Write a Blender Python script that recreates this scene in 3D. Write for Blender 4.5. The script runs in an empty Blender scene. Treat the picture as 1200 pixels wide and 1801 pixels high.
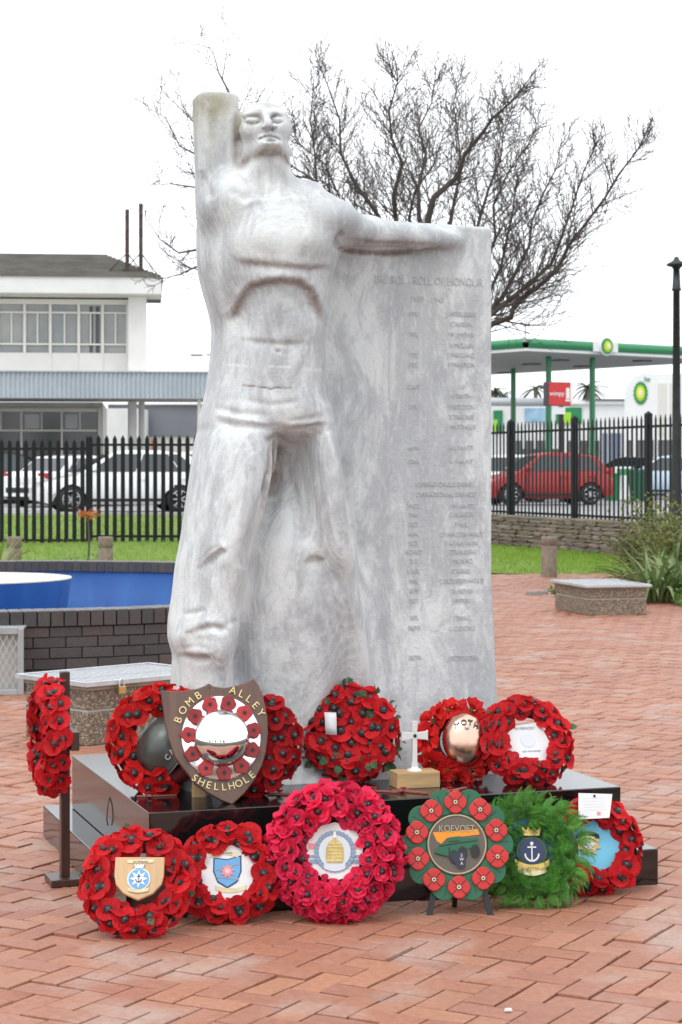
import bpy, math, random
import numpy as np
from mathutils import Vector, Matrix, Euler
random.seed(7)
NP = np.random.RandomState(11)
SC = bpy.context.scene
COL = SC.collection
PI = math.pi
R = math.radians

# ------------------------------------------------------------------ camera, sky, sun, exposure
F, HZ, CH = 3500.0, 825.0, 1.6          # focal length and horizon in photo pixels, eye height in metres
cam_d = bpy.data.cameras.new('camera')
cam = bpy.data.objects.new('camera', cam_d); COL.objects.link(cam)
cam.location = (0, 0, CH); cam.rotation_euler = (R(90), 0, 0)
cam_d.sensor_fit = 'VERTICAL'; cam_d.sensor_height = 36.0
cam_d.lens = F / 1801 * 36.0
cam_d.shift_y = -(900.5 - HZ) / 1801
cam_d.clip_end = 2000
cam_d.dof.use_dof = True; cam_d.dof.focus_distance = 7.7; cam_d.dof.aperture_fstop = 9.0
SC.camera = cam

W = bpy.data.worlds.new('World'); SC.world = W; W.use_nodes = True
wn = W.node_tree.nodes; wl = W.node_tree.links
SUN_EL, SUN_AZ = 58, 215
sky = wn.new('ShaderNodeTexSky'); sky.sky_type = 'NISHITA'; sky.sun_disc = False
sky.sun_elevation = R(SUN_EL); sky.sun_rotation = R(SUN_AZ); sky.dust_density = 4; sky.air_density = 1
hs = wn.new('ShaderNodeHueSaturation'); hs.inputs['Saturation'].default_value = 0.10      # cloud deck: nearly colourless
mx = wn.new('ShaderNodeMix'); mx.data_type = 'RGBA'; mx.inputs['Factor'].default_value = 0.86
mx.inputs['B'].default_value = (12.2, 12.6, 13.1, 1)
wl.new(sky.outputs['Color'], hs.inputs['Color']); wl.new(hs.outputs['Color'], mx.inputs['A'])
bg = wn['Background']; bg.inputs['Strength'].default_value = 0.122
wl.new(mx.outputs['Result'], bg.inputs['Color'])

sun_d = bpy.data.lights.new('sun', 'SUN'); sun_d.energy = 0.9; sun_d.angle = R(28); sun_d.color = (1, .98, .95)
sun = bpy.data.objects.new('sun', sun_d); COL.objects.link(sun)
_el, _az = R(SUN_EL), R(SUN_AZ)
_sd = Vector((math.sin(_az) * math.cos(_el), math.cos(_az) * math.cos(_el), math.sin(_el)))
sun.rotation_euler = _sd.to_track_quat('Z', 'Y').to_euler()
vs = SC.view_settings
vs.view_transform = 'Standard'; vs.look = 'None'; vs.exposure = 0.2; vs.gamma = 1.0; vs.use_curve_mapping = False
SC.cycles.use_denoising = True
SC.cycles.max_bounces = 6; SC.cycles.glossy_bounces = 4; SC.cycles.transparent_max_bounces = 6

# ------------------------------------------------------------------ helpers
def at(px, py, d):                       # photo pixel -> point at distance d
    return Vector(((px - 600) / F * d, d, CH - (py - HZ) / F * d))
def gd(px, py, z=0.0):                   # photo pixel -> point on the level z
    return at(px, py, F * (CH - z) / (py - HZ))

class MB:
    def __init__(s): s.v = []; s.f = []
    def add(s, vs_, fs, M=None):
        n = len(s.v)
        s.v += [tuple(M @ Vector(p)) for p in vs_] if M is not None else [tuple(p) for p in vs_]
        s.f += [tuple(i + n for i in q) for q in fs]
        return s
    def box(s, c, d, M=None):
        x, y, z = c; a, b, h = d[0] / 2, d[1] / 2, d[2] / 2
        vs_ = [(x + i * a, y + j * b, z + k * h) for k in (-1, 1) for j in (-1, 1) for i in (-1, 1)]
        return s.add(vs_, [(0, 2, 3, 1), (4, 5, 7, 6), (0, 1, 5, 4), (2, 6, 7, 3), (0, 4, 6, 2), (1, 3, 7, 5)], M)
    def tube(s, pts, rad, n=8, caps=True, M=None, closed=False):
        pts = [Vector(p) for p in pts]; m = len(pts)
        if not hasattr(rad, '__len__'): rad = [rad] * m
        vs_ = []; fs = []; u = None
        for i, p in enumerate(pts):
            a = pts[(i - 1) % m] if (i or closed) else p; b = pts[(i + 1) % m] if (i < m - 1 or closed) else p
            t = (b - a).normalized()
            if u is None: u = t.orthogonal().normalized()
            u = (u - t * u.dot(t)); u = u.normalized() if u.length > 1e-6 else t.orthogonal().normalized()
            w = t.cross(u)
            vs_ += [p + (u * math.cos(2 * PI * k / n) + w * math.sin(2 * PI * k / n)) * rad[i] for k in range(n)]
        for i in range(m if closed else m - 1):
            j = (i + 1) % m
            fs += [(i * n + k, i * n + (k + 1) % n, j * n + (k + 1) % n, j * n + k) for k in range(n)]
        if caps and not closed: fs += [tuple(range(n))[::-1], tuple((m - 1) * n + k for k in range(n))]
        return s.add(vs_, fs, M)
    def lathe(s, prof, n=24, M=None, a0=0, a1=2 * PI):      # profile (r, z) about z
        full = abs(a1 - a0 - 2 * PI) < 1e-6; c = n if full else n + 1
        vs_ = [(r * math.cos(a0 + (a1 - a0) * k / n), r * math.sin(a0 + (a1 - a0) * k / n), z) for r, z in prof for k in range(c)]
        fs = []
        for i in range(len(prof) - 1):
            for k in range(n):
                k2 = (k + 1) % c
                fs.append((i * c + k, i * c + k2, (i + 1) * c + k2, (i + 1) * c + k))
        return s.add(vs_, fs, M)
    def prism(s, poly, y0, y1, M=None):  # outline in (x, z), counter-clockwise seen from -y; extruded along y
        n = len(poly)
        vs_ = [(x, y0, z) for x, z in poly] + [(x, y1, z) for x, z in poly]
        fs = [tuple(range(n)), tuple(range(2 * n - 1, n - 1, -1))] + [(i, i + n, (i + 1) % n + n, (i + 1) % n) for i in range(n)]
        return s.add(vs_, fs, M)
    def mesh(s, name, smooth=False):
        me = bpy.data.meshes.new(name); me.from_pydata(s.v, [], s.f); me.validate(); me.update()
        if smooth: me.polygons.foreach_set('use_smooth', [True] * len(me.polygons))
        return me
    def build(s, name, mat, parent=None, smooth=False, bevel=0, seg=2):
        return obj(name, s.mesh(name, smooth), mat, parent, bevel, seg)

def obj(name, me, mat=None, parent=None, bevel=0, seg=2):
    o = bpy.data.objects.new(name, me); COL.objects.link(o)
    if mat is not None and not me.materials: me.materials.append(mat)
    if parent is not None: o.parent = parent
    if bevel:
        b = o.modifiers.new('bevel', 'BEVEL'); b.width = bevel; b.segments = seg; b.limit_method = 'ANGLE'; b.angle_limit = R(40)
    return o
def np_mesh(name, v, f, smooth=False):   # v (n,3); f (m,3) or (m,4)
    me = bpy.data.meshes.new(name); v = np.asarray(v, np.float32); f = np.asarray(f, np.int32); k = f.shape[1]
    me.vertices.add(len(v)); me.vertices.foreach_set('co', v.ravel())
    me.loops.add(f.size); me.loops.foreach_set('vertex_index', f.ravel())
    me.polygons.add(len(f)); me.polygons.foreach_set('loop_start', np.arange(0, f.size, k, dtype=np.int32))
    if smooth: me.polygons.foreach_set('use_smooth', np.ones(len(f), bool))
    me.update(calc_edges=True); me.validate(); return me
def tag(o, label, cat, group=None):
    o['label'] = label; o['category'] = cat
    if group: o['group'] = group
    return o
def thing(name, label, cat, loc=(0, 0, 0), rot=(0, 0, 0), group=None):
    o = bpy.data.objects.new(name, None); COL.objects.link(o); o.empty_display_size = .1
    o.location = loc; o.rotation_euler = rot
    return tag(o, label, cat, group)
def struct(o, kind='structure'):
    o['kind'] = kind; return o
def sm(x): return x * x * (3 - 2 * x)

# ------------------------------------------------------------------ materials
MATS = {}
def mat(name, col, rough=.6, metal=0, var=0, vscale=6, bump=0, bscale=40, spec=.5, col2=None, stretch=(1, 1, 1), rnd=0, trans=0, coat=0, sheen=0):
    """Principled with noise-mixed colours, per-object variation (rnd) and a fine bump."""
    if name in MATS: return MATS[name]
    m = bpy.data.materials.new(name); m.use_nodes = True; MATS[name] = m
    nt = m.node_tree; N = nt.nodes; L = nt.links; b = N['Principled BSDF']
    b.inputs['Base Color'].default_value = (*col, 1); b.inputs['Roughness'].default_value = rough
    b.inputs['Metallic'].default_value = metal; b.inputs['Specular IOR Level'].default_value = spec
    if coat: b.inputs['Coat Weight'].default_value = coat; b.inputs['Coat Roughness'].default_value = .08
    if sheen: b.inputs['Sheen Weight'].default_value = sheen
    tc = N.new('ShaderNodeTexCoord'); mp = N.new('ShaderNodeMapping'); mp.inputs['Scale'].default_value = stretch
    L.new(tc.outputs['Object'], mp.inputs['Vector'])
    out = None
    if var or col2:
        nz = N.new('ShaderNodeTexNoise'); nz.inputs['Scale'].default_value = vscale; nz.inputs['Detail'].default_value = 5
        nz.inputs['Roughness'].default_value = .6
        L.new(mp.outputs['Vector'], nz.inputs['Vector'])
        rp = N.new('ShaderNodeMapRange'); rp.inputs['From Min'].default_value = .33; rp.inputs['From Max'].default_value = .67
        L.new(nz.outputs['Fac'], rp.inputs['Value'])
        mi = N.new('ShaderNodeMix'); mi.data_type = 'RGBA'
        c2 = col2 or tuple(c * (1 - var) for c in col)
        mi.inputs['A'].default_value = (*[min(1, c * (1 + (0 if col2 else var * .6))) for c in col], 1); mi.inputs['B'].default_value = (*c2, 1)
        L.new(rp.outputs['Result'], mi.inputs['Factor']); out = mi.outputs['Result']
    if rnd:
        oi = N.new('ShaderNodeObjectInfo'); hv = N.new('ShaderNodeHueSaturation')
        r2 = N.new('ShaderNodeMapRange'); r2.inputs['To Min'].default_value = 1 - rnd; r2.inputs['To Max'].default_value = 1 + rnd
        L.new(oi.outputs['Random'], r2.inputs['Value']); L.new(r2.outputs['Result'], hv.inputs['Value'])
        if out: L.new(out, hv.inputs['Color'])
        else: hv.inputs['Color'].default_value = (*col, 1)
        out = hv.outputs['Color']
    if out: L.new(out, b.inputs['Base Color'])
    if bump:
        n2 = N.new('ShaderNodeTexNoise'); n2.inputs['Scale'].default_value = bscale; n2.inputs['Detail'].default_value = 6
        L.new(mp.outputs['Vector'], n2.inputs['Vector'])
        bp = N.new('ShaderNodeBump'); bp.inputs['Strength'].default_value = min(1, bump); bp.inputs['Distance'].default_value = .01
        L.new(n2.outputs['Fac'], bp.inputs['Height']); L.new(bp.outputs['Normal'], b.inputs['Normal'])
    if trans:
        b.inputs['Transmission Weight'].default_value = trans
    return m
def translucent(m, amount):              # thin petals and leaves let some light through
    nt = m.node_tree; N = nt.nodes; L = nt.links; b = N['Principled BSDF']
    t = N.new('ShaderNodeBsdfTranslucent'); ms = N.new('ShaderNodeMixShader'); ms.inputs['Fac'].default_value = amount
    src = b.inputs['Base Color']
    if src.is_linked: L.new(src.links[0].from_socket, t.inputs['Color'])
    else: t.inputs['Color'].default_value = src.default_value
    L.new(b.outputs[0], ms.inputs[1]); L.new(t.outputs[0], ms.inputs[2]); L.new(ms.outputs[0], N['Material Output'].inputs['Surface'])
    return m
# ------------------------------------------------------------------ granite plinth
TH = 0.31738
LFR = Vector((1.22535, 7.68641, 0)); PW, PD, PH1, PINS, PH2 = 2.08924, 1.7255, .13423, .107, .22808
RV = Vector((math.cos(TH), math.sin(TH), 0)); BV = Vector((-math.sin(TH), math.cos(TH), 0))
PTOP = PH1 + PH2
O_S = LFR - RV * (PW - PINS) + BV * PINS + Vector((0, 0, PTOP))        # front-left top corner of the upper block
M_S = Matrix.Translation(O_S) @ Matrix.Rotation(TH, 4, 'Z'); M_SI = M_S.inverted()
def sl(px, py, yl):                      # photo pixel -> (x, z) in statue axes on the plane y = yl
    d = Vector(((px - 600) / F, 1, -(py - HZ) / F)); c = Vector((0, 0, CH))
    dl = M_SI.to_3x3() @ d; cl = M_SI @ c
    t = (yl - cl.y) / dl.y; p = cl + dl * t
    return p.x, p.z
def on_top(px, py): return gd(px, py, PTOP)

granite = mat('black_granite', (.008, .008, .009), .12, var=.5, vscale=180, bump=.012, bscale=9)
granite.node_tree.nodes['Principled BSDF'].inputs['IOR'].default_value = 1.72
pl = thing('granite_plinth', 'black polished granite plinth of two steps under the white statue', 'plinth',
           LFR - RV * PW, (0, 0, TH))
m = MB(); m.box((PW / 2, PD / 2, PH1 / 2 - .02), (PW, PD, PH1 + .04)); m.build('lower_step', granite, pl, bevel=.004)
m = MB(); m.box((PW / 2, PD / 2, PH1 + PH2 / 2 + .0005), (PW - 2 * PINS, PD - 2 * PINS, PH2 - .001)); m.build('upper_block', granite, pl, bevel=.004)

# ------------------------------------------------------------------ statue: implicit solid, surface nets, carved relief
def build_statue():
    h = .0058
    lo = np.array([-.02, -.02, -.03]); hi = np.array([1.78, 1.02, 2.78])
    n = np.ceil((hi - lo) / h).astype(int)
    D = np.full(n, 9.0, np.float32)
    ax = [(lo[i] + h * np.arange(n[i])).astype(np.float32) for i in range(3)]
    def win(a, b, pad):
        s = []
        for i in range(3):
            i0 = max(0, int((a[i] - pad - lo[i]) / h)); i1 = min(n[i], int((b[i] + pad - lo[i]) / h) + 2); s.append(slice(i0, i1))
        X = ax[0][s[0]][:, None, None]; Y = ax[1][s[1]][None, :, None]; Z = ax[2][s[2]][None, None, :]
        return tuple(s), X, Y, Z
    def smin(a, b, k):
        q = np.clip(.5 + .5 * (b - a) / k, 0, 1); return b + (a - b) * q - k * q * (1 - q)
    def put(s, d, k, sub=False):
        d = np.broadcast_to(d, D[s].shape)
        D[s] = -smin(-D[s], d, k) if sub else smin(D[s], d, k)
    def P(px, py, y): x, z = sl(px, py, y); return np.array([x, y, z], np.float32)
    PX = 7.85 / F                                               # metres per photo pixel at the statue
    def ell(px, py, y, rx, rz, ry, k=.02, sub=False, rot=0, pitch=0):   # radii: px across, px high, metres deep
        c = P(px, py, y); r = np.array([rx * PX, ry, rz * PX]); m_ = r.max()
        s, X, Y, Z = win(c - m_, c + m_, k + .03)
        X, Y, Z = X - c[0], Y - c[1], Z - c[2]
        if rot: X, Z = X * math.cos(rot) + Z * math.sin(rot), -X * math.sin(rot) + Z * math.cos(rot)
        if pitch: Y, Z = Y * math.cos(pitch) + Z * math.sin(pitch), -Y * math.sin(pitch) + Z * math.cos(pitch)
        q = np.sqrt((X / r[0]) ** 2 + (Y / r[1]) ** 2 + (Z / r[2]) ** 2); q2 = np.sqrt((X / r[0] ** 2) ** 2 + (Y / r[1] ** 2) ** 2 + (Z / r[2] ** 2) ** 2) + 1e-6
        put(s, q * (q - 1) / q2, k, sub)
    def cone(a, b, k=.02, sub=False):                            # a, b = (px, py, y, r px)
        A = P(*a[:3]); B = P(*b[:3]); ra, rb = a[3] * PX, b[3] * PX; m_ = max(ra, rb)
        s, X, Y, Z = win(np.minimum(A, B) - m_, np.maximum(A, B) + m_, k + .03)
        ba = B - A; t = np.clip(((X - A[0]) * ba[0] + (Y - A[1]) * ba[1] + (Z - A[2]) * ba[2]) / (ba @ ba), 0, 1)
        d = np.sqrt((X - A[0] - t * ba[0]) ** 2 + (Y - A[1] - t * ba[1]) ** 2 + (Z - A[2] - t * ba[2]) ** 2) - (ra + (rb - ra) * t)
        put(s, d, k, sub)
    def loft(rows, k=.03, e=2.0):                                # rows (py, xl, xr, yfront, yback) top to bottom
        zs, cx, a, cy, b = [], [], [], [], []
        for py, xl, xr, yf, yb in rows:
            ym = yf * .45 + yb * .55
            x0, z = sl(xl, py, ym); x1, _ = sl(xr, py, (yf + yb) / 2 - .03)
            zs.append(z); cx.append((x0 + x1) / 2); a.append((x1 - x0) / 2); cy.append((yf + yb) / 2); b.append((yb - yf) / 2)
        zs, cx, a, cy, b = [np.array(v[::-1]) for v in (zs, cx, a, cy, b)]
        s, X, Y, Z = win(np.array([min(cx - a), min(cy - b), zs[0]]), np.array([max(cx + a), max(cy + b), zs[-1]]), .06)
        z1 = Z.ravel()
        def ip(v):
            w = np.interp(z1, zs, v); kz = int(.03 / h); w = np.convolve(np.pad(w, kz, 'edge'), np.ones(2 * kz + 1) / (2 * kz + 1), 'valid')
            return w.astype(np.float32)[None, None, :]
        cx, a, cy, b = ip(cx), ip(a), ip(cy), ip(b)
        q = (np.abs((X - cx) / a) ** e + np.abs((Y - cy) / b) ** e) ** (1 / e)
        d = (q - 1) * np.minimum(a, b); d = np.maximum(d, np.maximum(zs[0] - Z, Z - zs[-1]))
        put(s, d, k)
    # the slab, flaring at its foot
    SLF, SLB = .60, .93
    s = (slice(0, n[0]), slice(0, n[1]), slice(0, n[2])); X = ax[0][:, None, None]; Y = ax[1][None, :, None]; Z = ax[2][None, None, :]
    xr_t, _ = sl(867, 700, SLF); xl_t, _ = sl(395, 700, SLB); z1 = ax[2]
    flare = .055 * np.clip(1 - z1 / .30, 0, 1) ** 2 + .02 * np.clip(1 - z1 / .8, 0, 1)
    xr = (xr_t + 1.1 * flare).astype(np.float32)[None, None, :]
    xl = np.interp(z1, [0, .8, 1.6, 2.0], [xl_t - .06, xl_t - .02, xl_t + .02, xl_t + .12]).astype(np.float32)[None, None, :]
    yf = (SLF - 2.0 * flare).astype(np.float32)[None, None, :]; yb = (SLB + flare).astype(np.float32)[None, None, :]
    xA, zA = sl(560, 352, SLF); xB, zB = sl(640, 384, SLF); xC, zC = sl(868, 399, SLF)
    zt = np.interp(ax[0], [0, xA, xB, xC, 2], [zA, zA, zB, zC, zC]).astype(np.float32)[:, None, None]
    rr = .018
    qx = np.maximum(np.maximum(xl - X, X - xr) + rr, -9); qy = np.maximum(yf - Y, Y - yb) + rr; qz = (Z - zt) + rr
    D[:] = np.sqrt(np.maximum(qx, 0) ** 2 + np.maximum(qy, 0) ** 2 + np.maximum(qz, 0) ** 2) + np.minimum(np.maximum(qx, np.maximum(qy, qz)), 0) - rr
    # mass that carries the figure: torso and pelvis
    loft([(322, 356, 560, .40, .84), (350, 351, 585, .34, .88), (385, 349, 602, .29, .90), (430, 349, 597, .265, .92), (465, 350, 585, .265, .92),
          (505, 359, 573, .28, .92), (545, 371, 567, .30, .92), (575, 377, 566, .31, .92), (620, 375, 565, .32, .92), (680, 367, 566, .315, .92),
          (720, 358, 573, .30, .92), (755, 351, 578, .31, .92), (770, 375, 562, .39, .92), (785, 420, 535, .48, .92), (800, 450, 520, .58, .92)], .03, 2.3)
    # standing leg under cloth
    loft([(690, 392, 452, .42, .80), (725, 368, 476, .34, .86), (765, 350, 484, .295, .90), (810, 343, 480, .27, .90), (850, 338, 472, .26, .90), (900, 331, 458, .255, .90), (950, 325, 440, .25, .90),
          (1000, 315, 425, .27, .90), (1050, 310, 415, .28, .90), (1085, 304, 412, .27, .90), (1105, 302, 410, .25, .88), (1135, 303, 404, .25, .88),
          (1152, 313, 396, .27, .88), (1175, 311, 398, .30, .9), (1210, 308, 402, .30, .92), (1262, 305, 408, .28, .95), (1340, 302, 415, .26, .96), (1440, 300, 420, .25, .96)], .03, 2.2)
    # trailing leg sinking into the slab
    loft([(720, 508, 568, .40, .9), (760, 500, 580, .345, .9), (800, 498, 590, .33, .9), (850, 500, 597, .33, .9), (900, 505, 603, .33, .9), (945, 512, 608, .335, .9), (975, 522, 612, .345, .9),
          (1010, 532, 618, .385, .9), (1080, 542, 632, .42, .9), (1150, 552, 645, .47, .92), (1230, 560, 655, .53, .93), (1320, 562, 655, .58, .93)], .04, 2.0)
    # cloth webbing between and below the legs
    loft([(800, 445, 525, .56, .9), (850, 440, 545, .52, .9), (900, 430, 560, .44, .9), (960, 415, 575, .39, .9), (1050, 395, 600, .385, .9), (1150, 380, 600, .41, .92), (1262, 370, 585, .46, .95), (1340, 365, 570, .49, .96), (1440, 360, 565, .49, .96)], .06, 2.6)
    cone((489, 788, .34, 11), (484, 850, .36, 13), .02, True); cone((484, 850, .36, 13), (470, 930, .40, 8), .03, True)
    # shoulders
    ell(570, 388, .44, 62, 42, .15, .05); ell(402, 360, .50, 54, 60, .17, .05)
    # outstretched arm along the slab's top
    cone((575, 398, .44, 38), (650, 408, .47, 27), .035); cone((650, 408, .47, 27), (735, 416, .53, 20), .025); cone((735, 416, .53, 20), (800, 422, .61, 15), .035)
    # raised arm stump: squared column
    xa, zb = sl(346, 330, .56); xb, _ = sl(418, 330, .56); xa2, zt2 = sl(339, 170, .56); xb2, _ = sl(414, 170, .56)
    s, X, Y, Z = win(np.array([xa - .03, .38, zb - .18]), np.array([xb + .06, .74, zt2]), .06)
    t = (Z - zb) / (zt2 - zb); cxx = ((xa + xb) / 2) * (1 - t) + ((xa2 + xb2) / 2) * t + .05 * np.clip(-t * 1.6, 0, 1); hw = (xb - xa) / 2
    rr = .06; qx = np.abs(X - cxx) - hw + rr; qy = np.abs(Y - .54) - .095 + rr
    d = np.sqrt(np.maximum(qx, 0) ** 2 + np.maximum(qy, 0) ** 2) + np.minimum(np.maximum(qx, qy), 0) - rr
    tilt = .03 * np.cos((X - xa) * 14) * 0 + (Z - zt2) + .06 * (Y - .56)
    put(s, -smin(-d, -tilt, .012), .035)
    # neck and head, face turned to the sky
    cone((470, 345, .47, 50), (466, 275, .45, 41), .045)
    cone((440, 335, .40, 10), (455, 282, .385, 9), .03); cone((505, 345, .40, 10), (487, 285, .37, 9), .03)
    ell(464, 224, .46, 47, 43, .125, .02)                                   # skull
    ell(467, 230, .405, 43, 36, .085, .03)                                  # face mass
    cone((424, 268, .48, 10), (466, 256, .345, 13), .025); cone((507, 268, .47, 9), (484, 256, .345, 13), .025)   # jaw, chin lifted
    ell(476, 253, .322, 19, 8, .035, .018)                                  # chin
    cone((431, 203, .372, 6), (457, 198, .343, 7), .010); cone((478, 198, .343, 7), (500, 202, .372, 6), .010)   # brows
    ell(446, 210, .330, 15, 9, .036, .008, True); ell(488, 209, .330, 13, 9, .036, .008, True)   # sockets
    ell(445, 212, .352, 13, 5.5, .017, .005); ell(488, 211, .350, 11.5, 5.5, .017, .005)   # lids
    cone((466, 200, .333, 5), (473, 219, .283, 7.5), .010)                  # nose
    ell(464, 223.5, .300, 5.5, 4, .018, .005); ell(483, 223.5, .300, 5.5, 4, .018, .005); ell(474, 221, .281, 6, 5, .014, .005)
    ell(467.5, 227.5, .292, 3.2, 2.2, .014, .003, True); ell(480, 227.5, .292, 3.2, 2.2, .014, .003, True)
    cone((456, 242, .334, 2.6), (475, 234.5, .303, 3.8), .005); cone((475, 234.5, .303, 3.8), (493, 243.5, .334, 2.4), .005)   # upper lip, corners down
    cone((467, 244.5, .318, 2.2), (476, 241.5, .304, 3.4), .006); cone((476, 241.5, .304, 3.4), (486, 245, .318, 2.2), .006)
    ell(477, 247.5, .300, 11, 2.6, .014, .005, True)
    ell(436, 228, .378, 15, 13, .03, .02); ell(500, 228, .378, 12, 13, .03, .02)   # cheekbones
    # ---- surface nets
    S = D < 0
    a = S[:-1, :-1, :-1]; cnt = np.zeros(a.shape, np.uint8)
    for i in (0, 1):
        for j in (0, 1):
            for k in (0, 1): cnt += S[i:i + a.shape[0], j:j + a.shape[1], k:k + a.shape[2]]
    cell = np.argwhere((cnt > 0) & (cnt < 8)); idx = np.full(a.shape, -1, np.int32); idx[tuple(cell.T)] = np.arange(len(cell))
    acc = np.zeros((len(cell), 3)); wt = np.zeros(len(cell)); cs = [(i, j, k) for i in (0, 1) for j in (0, 1) for k in (0, 1)]
    for p in cs:
        for q in cs:
            dd = np.array(q) - np.array(p)
            if dd.sum() != 1 or np.abs(dd).sum() != 1: continue
            v0 = D[tuple((cell + p).T)]; v1 = D[tuple((cell + q).T)]; mk = (v0 < 0) != (v1 < 0)
            t = np.where(mk, v0 / np.where(mk, v0 - v1, 1), 0)
            acc += np.where(mk[:, None], np.array(p) + t[:, None] * dd, 0); wt += mk
    V = lo + (cell + acc / wt[:, None]) * h
    faces = []
    for axis in range(3):
        o1, o2 = [(1, 2), (2, 0), (0, 1)][axis]
        sh = np.array(S.shape); e = [slice(1, x - 1) for x in sh]
        e0 = list(e); e1 = list(e); e0[axis] = slice(0, sh[axis] - 1); e1[axis] = slice(1, sh[axis])
        A_, B_ = S[tuple(e0)], S[tuple(e1)]; ch = np.argwhere(A_ != B_); off = np.array([1, 1, 1]); off[axis] = 0; c = ch + off
        flip = ~A_[tuple(ch.T)]
        u = np.zeros(3, int); u[o1] = 1; w = np.zeros(3, int); w[o2] = 1
        q = np.stack([idx[tuple((c - x).T)] for x in (u + w, w, 0 * u, u)], 1); q[flip] = q[flip][:, ::-1]
        faces.append(q[(q >= 0).all(1)])
    Fc = np.concatenate(faces)
    # ---- smooth a little, then carve relief that was drawn over the photograph
    def normals(V):
        nr = np.zeros_like(V); d1 = V[Fc[:, 2]] - V[Fc[:, 0]]; d2 = V[Fc[:, 3]] - V[Fc[:, 1]]; cr = np.cross(d1, d2)
        for i in range(4): np.add.at(nr, Fc[:, i], cr)
        return nr / (np.linalg.norm(nr, axis=1, keepdims=True) + 1e-12)
    E = np.unique(np.sort(np.concatenate([Fc[:, [0, 1]], Fc[:, [1, 2]], Fc[:, [2, 3]], Fc[:, [3, 0]]]), 1), axis=0)
    dg = np.bincount(E.ravel(), minlength=len(V)).astype(float)
    hx, hz = sl(464, 235, .36)
    soft = np.where((np.abs(V[:, 0] - hx) < .13) & (V[:, 2] > hz - .16) & (V[:, 2] < hz + .14) & (V[:, 1] < .45), .12, .5)[:, None]
    for it in range(4):
        sv = np.zeros_like(V); np.add.at(sv, E[:, 0], V[E[:, 1]]); np.add.at(sv, E[:, 1], V[E[:, 0]])
        V = V + soft * (sv / dg[:, None] - V)
    Wm = np.array(M_S)
    Pw = V @ Wm[:3, :3].T + Wm[:3, 3]
    u = 600 + F * Pw[:, 0] / Pw[:, 1]; v = HZ + F * (CH - Pw[:, 2]) / Pw[:, 1]
    N_ = normals(V); front = np.clip(-N_[:, 1] * 1.4 + .1 + np.clip(-N_[:, 0], 0, 1) * .3, 0, 1)
    ds = np.zeros(len(V)); st = np.zeros(len(V)); moss_shade = np.zeros(len(V))
    def seg(pts):                                              # distance to a polyline, its side (+ = below) and how far along
        best = np.full(len(V), 1e9); al = np.zeros(len(V)); side = np.zeros(len(V)); tot = len(pts) - 1
        for i in range(tot):
            a = np.array(pts[i], float); b = np.array(pts[i + 1], float); ba = b - a
            t = np.clip(((u - a[0]) * ba[0] + (v - a[1]) * ba[1]) / (ba @ ba), 0, 1)
            d = np.hypot(u - a[0] - t * ba[0], v - a[1] - t * ba[1]); mk = d < best
            best = np.where(mk, d, best); al = np.where(mk, (i + t) / tot, al); side = np.where(mk, np.sign(ba[0] * (v - a[1]) - ba[1] * (u - a[0])), side)
        return best, al, side
    def groove(pts, w, dep, stain_shade=0, sw=None, fade=.25):
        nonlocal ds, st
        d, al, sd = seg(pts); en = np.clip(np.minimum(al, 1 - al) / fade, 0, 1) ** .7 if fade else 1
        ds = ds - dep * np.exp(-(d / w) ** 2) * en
        if stain_shade: st = np.maximum(st, stain_shade * np.exp(-(d / (sw or w * 1.2)) ** 2) * (en if fade else 1))
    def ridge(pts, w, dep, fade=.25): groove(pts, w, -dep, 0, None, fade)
    def step(pts, w, dep, reach, fade=.2):                      # ground below the line sinks sharply, then recovers over 'reach'
        nonlocal ds
        d, al, sd = seg(pts); en = np.clip(np.minimum(al, 1 - al) / fade, 0, 1)
        ds = ds - dep * en * np.where(sd > 0, (1 - np.exp(-(d / w) ** 2)) * np.exp(-(d / reach) ** 2), 0)
        ds = ds + .35 * dep * en * np.where(sd <= 0, np.exp(-(d / (w * 1.6)) ** 2), np.exp(-(d / (w * .7)) ** 2))
    def blob(cx, cy, rx, ry, hgt):
        nonlocal ds
        ds = ds + hgt * np.exp(-((u - cx) / rx) ** 2 - ((v - cy) / ry) ** 2)
    # chest
    blob(452, 420, 46, 34, .020); blob(543, 424, 38, 34, .018); blob(497, 400, 10, 60, -.007)
    step([(410, 452), (450, 459), (497, 464), (545, 468), (588, 462)], 7, .012, 22); groove([(412, 455), (450, 461), (497, 466), (545, 470), (580, 468)], 5, .004, .55, 6)
    blob(497, 482, 60, 12, .010)
    arch = [(392, 562), (412, 548), (424, 522), (440, 502), (468, 494), (497, 491), (528, 495), (546, 508), (556, 535), (568, 568)]
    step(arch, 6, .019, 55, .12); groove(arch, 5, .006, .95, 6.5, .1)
    blob(385, 520, 22, 40, .014); blob(560, 520, 10, 36, .008)
    # belly
    blob(465, 560, 34, 40, .006); blob(525, 560, 30, 40, .006); groove([(420, 598), (460, 602), (497, 605), (545, 603)], 5, .006, .5, 5)
    blob(460, 628, 34, 24, .007); blob(525, 628, 28, 24, .007); groove([(497, 500), (495, 590)], 6, .004, .15, 5); blob(490, 618, 5, 4, -.008)
    st = np.maximum(st, .5 * np.exp(-((u - 490) / 5) ** 2 - ((v - 618) / 3) ** 2)); blob(470, 660, 60, 18, .004)
    # iliac folds of the cloth
    for pts, dp in [([(375, 716), (420, 726), (470, 730)], .009), ([(372, 738), (415, 748), (468, 752)], .011), ([(378, 728), (440, 741), (475, 745)], -.009),
                    ([(505, 742), (535, 740), (572, 730)], .009), ([(508, 755), (545, 753), (578, 745)], .010), ([(420, 700), (480, 712), (530, 705)], .006), ([(500, 748), (560, 740)], -.008)]:
        groove(pts, 6, dp, .25 if dp > 0 else 0, 5)
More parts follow.
